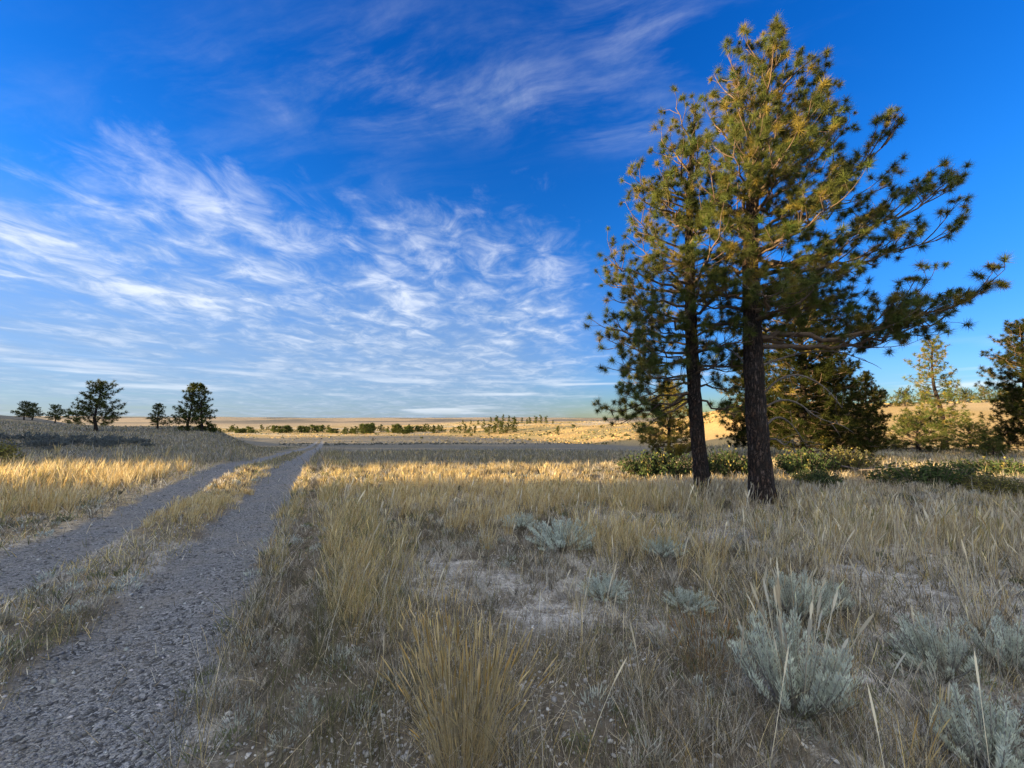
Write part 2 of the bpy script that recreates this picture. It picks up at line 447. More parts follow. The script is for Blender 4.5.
def scatter(n_per_area, dmin, dmax, az0=-76, az1=76):
    """points in the fan ahead of the camera with density n_per_area(d) thinning outwards"""
    ds = np.linspace(dmin, dmax, 400)
    wgt = n_per_area(ds) * ds * math.radians(az1 - az0)
    tot = np.trapezoid(wgt, ds) if hasattr(np, 'trapezoid') else np.trapz(wgt, ds)
    cdf = np.cumsum(wgt); cdf /= cdf[-1]
    n = int(tot)
    d = np.interp(RNG.random(n), cdf, ds); a = np.radians(RNG.uniform(az0, az1, n))
    return d * np.sin(a), d * np.cos(a), d

def fields(x, y):
    d = np.hypot(x, y); v = x * EV[0] + y * EV[1]; u = x * EU[0] + y * EU[1]
    p = x * P2[0] + y * P2[1]
    wob = (fbm(x * 1.3, y * 1.3, 61, 3) - 0.5) * 0.5
    rut = rut_mask(v + wob * 0.7) * (1 - sstep(150, 190, u))
    path = np.exp(-((v + 0.20 + wob * 0.1) / 0.16) ** 4) * sstep(2.2, 4.0, d)
    return d, v, u, p, wob, rut, path

def tall_density(x, y):
    """0..1 how much tall straw grass stands here"""
    d, v, u, p, wob, rut, path = fields(x, y)
    n = fbm(x / 1.3, y / 1.3, 71, 4); n2 = fbm(x / 4, y / 4, 73, 3)
    patch = sstep(0.43, 0.60, 0.6 * n + 0.4 * n2)
    A = sstep(-0.02, 0.10, v) * (1 - sstep(0.55, 1.25, v + wob)) * sstep(2.6, 4.0, d) * (0.35 + 0.5 * patch)
    lane = sstep(6.0, 8.0, p) * (1 - sstep(14.4, 15.8, p)) * (1 - sstep(17, 24, d)) * (0.45 + 0.55 * patch)
    lane = lane * np.where(v < -3.3, 1 - sstep(-4.5, -3.7, v + wob), 1)
    Cz = sstep(4.2, 5.6, d) * (1 - sstep(12, 16, d)) * sstep(0.9, 2.0, v) * (0.06 + 0.70 * patch)
    R = sstep(10, 14, d) * (1 - sstep(24, 34, d)) * sstep(5, 9, x) * 0.5
    near = 0.07 * patch * sstep(1.0, 2.5, v)
    left = sstep(4, 7, -v) * 0.3 * patch * (1 - sstep(20, 30, d))
    E = (1 - sstep(-0.42, -0.3, v)) * sstep(-0.62, -0.5, v) * 0.55 * sstep(2.5, 5, d)
    # bare crust
    bx = np.exp(-(((x - 0.1) / 0.75) ** 2 + ((y - 4.2) / 1.1) ** 2)) + np.exp(-(((x - 2.1) / 1.5) ** 2 + ((y - 6.1) / 0.55) ** 2)) \
        + np.exp(-(((x - 2.4) / 1.6) ** 2 + ((y - 4.0) / 0.5) ** 2))
    T = np.maximum.reduce([A, lane, Cz, R, near, left, E]) * (1 - np.clip(bx, 0, 1) * 0.75)
    return T * (1 - rut) * (1 - 0.97 * path)

def build_tall_grass():
    acc = Acc()
    x, y, d = scatter(lambda s: np.minimum(40, 40 * (7.0 / s) ** 1.3), 1.5, 40)
    keep = RNG.random(len(x)) < tall_density(x, y)
    # clear the place of the hero tuft
    keep &= np.hypot(x + 0.25, y - 1.95) > 0.35
    x = x[keep]; y = y[keep]; d = d[keep]; n = len(x)
    _, v, u, p, wob, rut, path = fields(x, y)
    hgt = 0.40 * (0.65 + 0.7 * fbm(x / 2.5, y / 2.5, 81, 3)) * RNG.uniform(0.75, 1.2, n)
    hgt *= 1 - 0.42 * sstep(7.5, 11.5, d) * (v > -3)
    hgt *= np.where((v > -0.16) & (v < 1.2), 0.85, 1.0)
    hgt *= np.where((v < -0.3) & (v > -3.0), 0.55, 1) * np.where((v < -4) & (p > 8), 1.25, 1.0)
    ns = np.where(d < 6, 40, np.where(d < 12, 30, 18))
    idx = np.repeat(np.arange(n), ns); N = len(idx)
    cr = RNG.uniform(0.03, 0.10, n)[idx]
    ang = RNG.uniform(0, 2 * math.pi, N); rr = np.sqrt(RNG.random(N)) * cr
    bx = x[idx] + np.cos(ang) * rr; by = y[idx] + np.sin(ang) * rr
    B = np.stack([bx, by, H(bx, by) - 0.01], 1)
    hh = hgt[idx] * RNG.uniform(0.45, 1.15, N)
    lean = RNG.uniform(0.03, 0.32, N); curv = RNG.uniform(0.0, 0.28, N)
    # light wind from the left
    azd = np.where(RNG.random(N) < 0.35, RNG.normal(0.3, 0.6, N), ang + RNG.normal(0, 0.5, N))
    dd = d[idx]
    w = np.maximum(0.0026, dd / F_PX * 0.30) * RNG.uniform(0.6, 1.3, N)
    pal = STRAW[RNG.integers(0, len(STRAW), N)]
    ol = OLIVE[RNG.integers(0, len(OLIVE), N)]
    pl = PALE[RNG.integers(0, len(PALE), N)]
    olf = np.clip(np.where((v > -0.75) & (v < 1.1), 0.38, 0.06) + (fbm(x / 3, y / 3, 91, 3) - 0.5) * 0.8, 0, 1)[idx]
    palf = np.clip(sstep(1.5, 4, x) * 0.75, 0, 1)[idx]
    Cc = np.where((RNG.random(N) < olf)[:, None], ol, np.where((RNG.random(N) < palf)[:, None], pl, pal)) * RNG.uniform(0.75, 1.15, N)[:, None]
    head = (dd < 11) & (RNG.random(N) < 0.35) & (hh > 0.22)
    far = dd > 12
    mid = ~head & ~far
    for mk, pr in ((head, PROF_STEM), (mid, PROF_BLADE), (far, PROF_FAR)):
        blades(acc, B[mk], hh[mk] * (1.12 if pr is PROF_STEM else 1), azd[mk], lean[mk], curv[mk], w[mk] * (0.75 if pr is PROF_STEM else 1), Cc[mk], pr)
    o = acc.build('dry_grass', M_GRASS)
    tag(o, 'tall straw coloured prairie grass standing in drifts on the meadow', 'grass', None, 'stuff')

def build_weeds():
    acc = Acc()
    x, y, d = scatter(lambda s: np.minimum(4200, 4200 * (2.6 / s) ** 1.62), 1.3, 95)
    dd, v, u, p, wob, rut, path = fields(x, y)
    n1 = fbm(x * 1.1, y * 1.1, 101, 4); n2 = fbm(x * 4, y * 4, 103, 3)
    bare = np.exp(-(((x - 0.2) / 0.9) ** 2 + ((y - 4.4) / 1.2) ** 2)) + np.exp(-(((x - 2.1) / 1.6) ** 2 + ((y - 6.1) / 0.6) ** 2)) \
        + np.exp(-(((x + 0.75) / 0.28) ** 2 + ((y - 2.0) / 0.35) ** 2))
    n3 = vnoise(x * 5.5, y * 5.5, 105)
    dens = sstep(0.40, 0.60, 0.40 * n1 + 0.28 * n2 + 0.32 * n3) * (1 - 0.55 * np.clip(bare, 0, 1))
    strip = (v + wob * 0.5 > -2.62) & (v + wob * 0.5 < -1.50)
    dens = np.where(strip, np.maximum(dens, 0.95 * sstep(0.22, 0.5, n2)), dens)
    dens = dens * np.where(d > 40, (x < -12) & (v < -4.5), 1)
    dens = dens * (1 - rut * 0.985) * (1 - 0.9 * path)
    keep = RNG.random(len(x)) < dens
    x, y, d, v, u, p, n1, strip = [a[keep] for a in (x, y, d, v, u, p, n1, strip)]; n = len(x)
    B = np.stack([x, y, H(x, y) - 0.006], 1)
    h = RNG.gamma(3.0, 0.042, n).clip(0.03, 0.36) * (0.35 + 0.6 * fbm(x * 2, y * 2, 107, 3) + 0.75 * vnoise(x * 5.5, y * 5.5, 105))
    edge = (v > -0.62) & (v < 0.9)
    h = np.where(strip, h * 0.62, h); h = np.where(edge, h * 1.35, h)
    h = np.where(d > 15, h * 1.3, h)
    lean = RNG.uniform(0, 0.7, n); curv = RNG.uniform(-0.1, 0.5, n); azd = RNG.uniform(0, 2 * math.pi, n)
    w = np.maximum(0.0022, d / F_PX * 0.32) * RNG.uniform(0.6, 1.4, n)
    wd = WEED[RNG.integers(0, len(WEED), n)]; ol = OLIVE[RNG.integers(0, len(OLIVE), n)]; gr = GREEN[RNG.integers(0, len(GREEN), n)]; st = STRAW[RNG.integers(0, len(STRAW), n)]
    gf = np.where(strip, 0.16, 0.05) + 0.5 * sstep(0.55, 0.7, fbm(x * 0.9, y * 0.9, 111, 3)) * np.where(edge | strip, 0.8, 0.35)
    sf = np.where(strip, 0.66, np.where(edge, 0.30, 0.26)) + 0.25 * sstep(5, 9, d)
    r = RNG.random(n); r2 = RNG.random(n)
    Cc = np.where((r < gf)[:, None], gr, np.where((r2 < sf)[:, None], np.where((RNG.random(n) < 0.4)[:, None], ol, st), wd))
    verge = np.clip(np.exp(-((v - 0.0) / 0.55) ** 2) * (1 - sstep(3.5, 6.0, d)), 0, 1)
    Cc = np.where((RNG.random(n) < verge * 0.75)[:, None], np.array([[0.105, 0.10, 0.048]]) * RNG.uniform(0.6, 1.4, n)[:, None], Cc)
    Cc = Cc * RNG.uniform(0.6, 1.3, n)[:, None]
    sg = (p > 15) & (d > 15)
    Cc = np.where(sg[:, None], Cc * 0.5 + np.array([0.13, 0.125, 0.10]) * 0.5, Cc)  # greyer past the lit lane: sage colour and some painted shade
    nearm = d < 5
    blades(acc, B[nearm], h[nearm], azd[nearm], lean[nearm], curv[nearm], w[nearm], Cc[nearm], PROF_BLADE)
    blades(acc, B[~nearm], h[~nearm], azd[~nearm], lean[~nearm], curv[~nearm], w[~nearm], Cc[~nearm], PROF_SHORT)
    # branching grey forbs
    x, y, d = scatter(lambda s: np.minimum(120, 120 * (3.0 / s) ** 1.4), 1.4, 15)
    dd, v, u, p, wob, rut, path = fields(x, y)
    keep = (RNG.random(len(x)) < sstep(0.36, 0.6, fbm(x, y, 121, 3)) * (1 - rut) * np.where(v > -0.6, 1, 0.35))
    x, y, d = x[keep], y[keep], d[keep]; n = len(x)
    k = 34; idx = np.repeat(np.arange(n), k); N = len(idx)
    t0 = RNG.uniform(0.0, 0.8, N); hh = RNG.uniform(0.08, 0.22, n)[idx]
    a0 = RNG.uniform(0, 2 * math.pi, N)
    bx = x[idx] + np.cos(a0) * t0 * hh * 0.35; by = y[idx] + np.sin(a0) * t0 * hh * 0.35
    B = np.stack([bx, by, H(x, y)[idx] + t0 * hh * 0.7], 1)
    Cf = (WEED[RNG.integers(0, len(WEED), n)][idx]) * RNG.uniform(0.6, 1.25, N)[:, None]
    blades(acc, B, hh * RNG.uniform(0.25, 0.6, N), a0 + RNG.normal(0, 0.4, N), RNG.uniform(0.2, 0.8, N), RNG.uniform(-0.2, 0.2, N),
           np.maximum(0.0022, d[idx] / F_PX * 0.30), Cf, PROF_SHORT)
    # pale straw litter lying on the soil
    x, y, d = scatter(lambda s: np.minimum(420, 420 * (2.6 / s) ** 1.7), 1.3, 14)
    dd, v, u, p, wob, rut, path = fields(x, y)
    keep = RNG.random(len(x)) < (1 - 0.93 * rut); x, y, d = x[keep], y[keep], d[keep]; n = len(x)
    B = np.stack([x, y, H(x, y) + 0.012], 1)
    blades(acc, B, RNG.uniform(0.04, 0.16, n), RNG.uniform(0, 6.28, n), RNG.uniform(0.85, 1.1, n), RNG.uniform(-0.1, 0.05, n),
           np.maximum(0.003, d / F_PX * 0.34) * RNG.uniform(0.6, 1.6, n), np.concatenate([PALE, WEED])[RNG.integers(0, 8, n)] * RNG.uniform(0.6, 1.1, n)[:, None], PROF_SHORT)
    # low leafy cushions
    x, y, d = scatter(lambda s: np.minimum(44, 44 * (3.0 / s) ** 1.3), 1.5, 13)
    dd, v, u, p, wob, rut, path = fields(x, y)
    keep = (RNG.random(len(x)) < sstep(0.42, 0.6, fbm(x * 0.8, y * 0.8, 151, 3)) * (1 - rut)); x, y, d = x[keep], y[keep], d[keep]; n = len(x)
    k = 70; idx = np.repeat(np.arange(n), k); N = len(idx)
    rr = RNG.uniform(0.05, 0.15, n)[idx]; R3 = RNG.normal(0, 1, (N, 3)); R3 /= np.linalg.norm(R3, axis=1)[:, None]; R3[:, 2] = np.abs(R3[:, 2])
    B = np.stack([x[idx], y[idx], H(x, y)[idx]], 1) + R3 * (rr * RNG.uniform(0.5, 1, N))[:, None] * np.array([1, 1, 0.75])
    cc = np.array([[0.38, 0.40, 0.34], [0.22, 0.20, 0.14], [0.27, 0.225, 0.17], [0.15, 0.16, 0.08]])[RNG.integers(0, 4, n)][idx] * RNG.uniform(0.6, 1.35, N)[:, None]
    blades(acc, B, RNG.uniform(0.015, 0.045, N), np.arctan2(R3[:, 1], R3[:, 0]), RNG.uniform(0.1, 0.9, N), RNG.uniform(-0.2, 0.2, N), np.maximum(0.005, d[idx] / F_PX * 0.6), cc, [(0, 0.5), (0.5, 1.2), (1, 0)])
    # single long pale stalks standing above the rest
    x, y, d = scatter(lambda s: np.minimum(9.0, 9.0 * (3.0 / s)), 1.7, 9)
    dd, v, u, p, wob, rut, path = fields(x, y)
    keep = (rut < 0.1) & (v > 0.3); x, y, d = x[keep], y[keep], d[keep]; n = len(x)
    B = np.stack([x, y, H(x, y) - 0.01], 1)
    blades(acc, B, RNG.uniform(0.22, 0.62, n), RNG.normal(0.2, 1.2, n), RNG.uniform(0.0, 0.35, n), RNG.uniform(-0.05, 0.25, n),
           np.maximum(0.0034, d / F_PX * 0.5), PALE[RNG.integers(0, 3, n)] * 1.1, PROF_STEM)
    o = acc.build('prairie_weeds', M_GRASS)
    tag(o, 'short grey brown weeds and grass covering the meadow floor', 'ground cover', None, 'stuff')

def build_hill_grass():
    acc = Acc()
    x, y, d = scatter(lambda s: np.minimum(1.2, 1.2 * (100.0 / s) ** 2.0), 105, 520, -50, 56)
    az = np.degrees(np.arctan2(x, y))
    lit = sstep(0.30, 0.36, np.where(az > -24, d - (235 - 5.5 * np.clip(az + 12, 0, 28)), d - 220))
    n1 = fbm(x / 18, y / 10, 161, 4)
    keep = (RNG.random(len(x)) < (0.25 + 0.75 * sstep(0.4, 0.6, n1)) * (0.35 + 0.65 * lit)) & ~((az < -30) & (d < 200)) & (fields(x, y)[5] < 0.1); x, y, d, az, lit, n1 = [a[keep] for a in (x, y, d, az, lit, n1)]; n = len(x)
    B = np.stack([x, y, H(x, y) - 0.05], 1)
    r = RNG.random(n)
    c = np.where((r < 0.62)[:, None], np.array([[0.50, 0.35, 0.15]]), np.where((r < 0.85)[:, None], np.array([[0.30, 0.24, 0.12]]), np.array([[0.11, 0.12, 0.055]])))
    c = np.where((lit < 0.5)[:, None], np.array([[0.16, 0.15, 0.115]]), c) * RNG.uniform(0.6, 1.2, n)[:, None]  # grass short of the hill foot carries a shaded tone in its colour
    h = RNG.uniform(0.15, 0.5, n) * np.where(r > 0.85, 1.5, 1)
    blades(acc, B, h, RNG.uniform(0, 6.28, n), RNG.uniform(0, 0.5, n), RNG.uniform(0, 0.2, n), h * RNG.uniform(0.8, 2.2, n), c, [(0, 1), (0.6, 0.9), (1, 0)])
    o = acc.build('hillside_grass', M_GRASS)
    tag(o, 'golden bunchgrass and scrub speckling the far hills and plain', 'grass', None, 'stuff')

# ------------------------------------------------------------------ gravel
def ico():
    t = (1 + 5 ** 0.5) / 2
    v = np.array([[-1, t, 0], [1, t, 0], [-1, -t, 0], [1, -t, 0], [0, -1, t], [0, 1, t], [0, -1, -t], [0, 1, -t], [t, 0, -1], [t, 0, 1], [-t, 0, -1], [-t, 0, 1]], float)
    v /= np.linalg.norm(v[0])
    f = np.array([[0, 11, 5], [0, 5, 1], [0, 1, 7], [0, 7, 10], [0, 10, 11], [1, 5, 9], [5, 11, 4], [11, 10, 2], [10, 7, 6], [7, 1, 8],
                  [3, 9, 4], [3, 4, 2], [3, 2, 6], [3, 6, 8], [3, 8, 9], [4, 9, 5], [2, 4, 11], [6, 2, 10], [8, 6, 7], [9, 8, 1]])
    return v, f

def build_gravel():
    x, y, d = scatter(lambda s: np.minimum(2000, 2000 * (2.6 / s) ** 1.6), 1.2, 18, -76, 40)
    _, v, u, p, wob, rut, path = fields(x, y)
    bare = np.exp(-(((x - 0.2) / 0.9) ** 2 + ((y - 4.4) / 1.2) ** 2)) + np.exp(-(((x + 0.75) / 0.28) ** 2 + ((y - 2.0) / 0.35) ** 2))
    pr = np.clip(rut * (0.5 + 0.6 * fbm(x * 2, y * 2, 131, 3)), 0, 1) + 0.30 + 0.30 * bare
    keep = RNG.random(len(x)) < pr
    x, y, d = x[keep], y[keep], d[keep]; n = len(x)
    sz = np.clip(RNG.lognormal(math.log(0.0056), 0.5, n), 0.0025, 0.020) * np.maximum(1, d / 6) ** 0.4
    iv, fi = ico()
    V = iv[None] * (1 + RNG.normal(0, 0.2, (n, 12, 1)))
    V = V * np.stack([RNG.uniform(0.8, 1.5, n), RNG.uniform(0.7, 1.1, n), RNG.uniform(0.4, 0.75, n)], 1)[:, None, :] * sz[:, None, None]
    a = RNG.uniform(0, 2 * math.pi, n); c, s = np.cos(a)[:, None], np.sin(a)[:, None]
    X = V[..., 0] * c - V[..., 1] * s; Y = V[..., 0] * s + V[..., 1] * c
    til = RNG.normal(0, 0.25, n)[:, None]
    Z = V[..., 2] + X * til
    W = np.stack([X + x[:, None], Y + y[:, None], Z + (H(x, y) + sz * 0.2)[:, None]], -1)
    F = (fi[None] + (np.arange(n) * 12)[:, None, None]).reshape(-1, 3)
    chip = rut[keep] < 0.3
    g = RNG.choice([0.05, 0.095, 0.155, 0.25, 0.44], n, p=[.24, .30, .26, .14, .06])
    C = g[:, None] * np.array([0.98, 0.97, 0.95]) * 0.9 * RNG.uniform(0.95, 1.05, (n, 3))
    C = np.where(chip[:, None], np.array([[0.42, 0.41, 0.395]]) * RNG.uniform(0.5, 1.25, n)[:, None], C)
    o = mesh_np('gravel', W.reshape(-1, 3), F, None, M_STONE, np.repeat(C, 12, 0))
    tag(o, 'grey crushed stone in the two wheel ruts and pale chips on the bare soil', 'gravel', None, 'stuff')

# ------------------------------------------------------------------ pines
class Needles:
    def __init__(s): s.p = []; s.d = []; s.s = []
    def tuft(s, p, d, size=1.0): s.p.append(p); s.d.append(d); s.s.append(size)
    def acc(s, per, L, w, rng, yellow=0.0, dark=1.0):
        a = Acc()
        if not s.p: return a
        P = np.array(s.p); D = np.array(s.d); S = np.array(s.s); n = len(P)
        idx = np.repeat(np.arange(n), per); N = len(idx)
        R = rng.normal(0, 1, (N, 3)); R /= np.linalg.norm(R, axis=1)[:, None]
        dr = D[idx] * rng.uniform(0.0, 0.75, N)[:, None] + R * 0.9
        dr /= np.linalg.norm(dr, axis=1)[:, None]
        dr[:, 2] -= 0.05
        l = L * S[idx] * rng.uniform(0.65, 1.12, N)
        b = P[idx] - D[idx] * (rng.uniform(0, 0.07, N) * S[idx])[:, None]
        sd = np.cross(dr, rng.normal(0, 1, (N, 3))); sd /= np.linalg.norm(sd, axis=1)[:, None] + 1e-9
        ww = w * rng.uniform(0.7, 1.3, N)
        V = np.stack([b - sd * (ww / 2)[:, None], b + sd * (ww / 2)[:, None], b + dr * l[:, None]], 1)
        base = np.array([0.108, 0.124, 0.034]) * dark
        tc = base[None] * rng.uniform(0.65, 1.25, n)[:, None] * (1 + rng.normal(0, 0.06, (n, 3)))
        yl = rng.random(n) < yellow
        tc[yl] = np.array([0.24, 0.19, 0.045]) * rng.uniform(0.8, 1.1, yl.sum())[:, None]
        C = np.repeat(tc[idx] * rng.uniform(0.85, 1.15, N)[:, None], 3, 0)
        a.add(V.reshape(-1, 3), np.arange(N * 3).reshape(-1, 3), None, np.clip(C, 0.005, 1))
        return a

def bez(S, Cp, E, n):
    t = np.linspace(0, 1, n)[:, None]
    return S * (1 - t) ** 2 + 2 * Cp * t * (1 - t) + E * t ** 2

UP = np.array([0, 0, 1.0])
def grow_limb(W, N, S, E, r0, rng, sag=0.12, sec=5.0, twig=0.17, start=0.25, tuftscale=1.0, bare=False, sl=1.0, trim=0.0, tips=False):
    S = np.asarray(S, float); E = np.asarray(E, float); E = S + (E - S) * max(0.6, 1 - trim / np.linalg.norm(E - S))
    ln = np.linalg.norm(E - S); dr = (E - S) / ln
    side = unit(np.cross(dr, UP))
    Cp = (S + E) / 2 + side * rng.normal(0, 0.10) * ln - UP * sag * ln
    n = max(5, int(ln / 0.3) + 3)
    path = bez(S, Cp, E, n)
    path[1:-1] += rng.normal(0, 0.028 * min(ln, 2), (n - 2, 3))
    rad = np.linspace(r0, max(0.007, r0 * 0.16), n)
    tube(W, path, rad, 6 if r0 > 0.02 else 4)
    def on(t):
        f = t * (n - 1); i = min(int(f), n - 2); k = f - i
        return path[i] * (1 - k) + path[i + 1] * k, unit(path[i + 1] - path[i])
    nsec = max(3, int(ln * sec))
    sgn = 1 if rng.random() < 0.5 else -1
    for t in np.linspace(start, 1.0, nsec):
        t = min(1, max(start, t + rng.normal(0, 0.03))); p, tg = on(t)
        sgn = -sgn
        sd = unit(np.cross(tg, UP)) * sgn
        d2 = unit(tg * rng.uniform(0.35, 1.0) + sd * rng.uniform(0.5, 1.1) + UP * rng.uniform(-0.15, 0.75)) if t < 0.97 else unit(tg + UP * 0.3)
        l2 = sl * rng.uniform(0.25, 0.62) * min(1.6, 0.35 + ln * 0.35) * (1.15 - 0.55 * t)
        e2 = p + d2 * l2 + UP * l2 * rng.uniform(0.0, 0.3)
        pp = bez(p, p + d2 * l2 * 0.55 - UP * l2 * 0.06, e2, 4)
        tube(W, pp, np.linspace(max(0.008, r0 * 0.28), 0.005, 4), 4)
        if bare: continue
        nt = max(2, int(l2 / twig) + 1)
        for t2 in np.linspace(0.5 if tips else 0.35, 1, nt):
            f = t2 * 3; i = min(int(f), 2); q = pp[i] * (1 - (f - i)) + pp[i + 1] * (f - i)
            tg2 = unit(pp[i + 1] - pp[i])
            d3 = unit(tg2 * rng.uniform(0.3, 1) + rng.normal(0, 0.5, 3) + UP * rng.uniform(0.1, 0.6))
            l3 = rng.uniform(0.10, 0.36) if tips else rng.uniform(0.05, 0.22) * sl
            e3 = q + d3 * l3
            tube(W, [q, (q + e3) / 2 + rng.normal(0, 0.008, 3), e3], [0.005, 0.004, 0.004], 3, cap=False)
            N.tuft(e3, unit(d3 + UP * 0.25), tuftscale * rng.choice([0.6, 0.8, 0.95, 1.05, 1.15]))
            if tips and rng.random() < 0.45:
                e4 = q + (e3 - q) * 0.6 + unit(rng.normal(0, 1, 3) + d3) * rng.uniform(0.08, 0.18)
                tube(W, [q + (e3 - q) * 0.5, e4], [0.004, 0.003], 3, cap=False); N.tuft(e4, unit(d3 + rng.normal(0, 0.5, 3) + UP * 0.3), tuftscale * rng.uniform(0.5, 1.0))

def trunk_mesh(name, pts, rad, mat, parent, origin, rng, ns=16, flare=True):
    pts = np.asarray(pts, float); rad = np.asarray(rad, float)
    L = np.concatenate([[0], np.cumsum(np.linalg.norm(np.diff(pts, axis=0), axis=1))])
    s = np.linspace(0, L[-1], max(12, int(L[-1] / 0.16)))
    pp = np.stack([np.interp(s, L, pts[:, k]) for k in range(3)], 1)
    # smooth path
    for _ in range(6): pp[1:-1] = (pp[:-2] + 2 * pp[1:-1] + pp[2:]) / 4
    rr = np.interp(s, L, rad)
    if flare: rr = rr * (1 + 0.55 * np.exp(-s / 0.26))
    a = Acc(); tube(a, pp, rr, ns, rough=0.045, rng=rng)
    return a.build(name, mat, parent, True, origin), (s, pp, rr)

def hero_pine(label, base, tpx, trad, limbs, depth, rng, fill, per=140, trim=0.5):
    root = empty('pine_tree', base, label, 'tree')
    pts = [base - np.array([0, 0, 0.15])] + [P3(a, b, depth) for a, b in tpx[1:]]
    tr, (s, pp, rr) = trunk_mesh('trunk', pts, trad, M_BARK, root, base, rng)
    def on_z(z):
        z = min(max(z, pp[0, 2]), pp[-1, 2] - 0.05)
        k = int(np.argmin(np.abs(pp[:, 2] - z))); return pp[k], rr[k]
    jobs = []
    for (z0, ex, ey, dd, r0, sag, st) in limbs:
        # limb starts at picture row z0 on the trunk, ends at picture point ex,ey at depth+dd
        zz = P3(tpx[0][0], z0, depth)[2]; S, _r = on_z(zz)
        jobs.append((S, P3(ex, ey, depth + dd), r0, sag, st))
    for (z0, azm, ln, rise) in fill(rng):
        S, _r = on_z(base[2] + z0)
        E = S + np.array([math.cos(azm) * ln, math.sin(azm) * ln, rise])
        jobs.append((S, E, min(0.05, 0.016 + 0.014 * ln), 0.07, 0.22))
    for (S, E, r0, sag, st) in jobs:
        W = Acc(); N = Needles()
        grow_limb(W, N, S, E, min(r0, 0.085), rng, sag, 5.6, 0.20, st, 1.0, False, 1.22, trim, True)
        lo = W.build('limb', M_LIMB, root, True, base)
        N.acc(per, 0.158, 0.0066, rng, 0.14, 1.0).build('needles', M_NEEDLE, lo, False, base)
    W = Acc(); N = Needles()  # leader shoots at the trunk tip, loose twigs built under the limb name
    for q in range(16):
        k = rng.integers(max(0, len(pp) - 7), len(pp)); dd = unit(rng.normal(0, 1, 3) + UP * 1.2); e = pp[k] + dd * rng.uniform(0.12, 0.35)
        tube(W, [pp[k], (pp[k] + e) / 2, e], [0.006, 0.005, 0.004], 4, cap=False); N.tuft(e, dd, rng.uniform(0.7, 1.1))
    lo = W.build('limb', M_LIMB, root, True, base); N.acc(per, 0.172, 0.0066, rng, 0.1).build('needles', M_NEEDLE, lo, False, base)
    return root, on_z

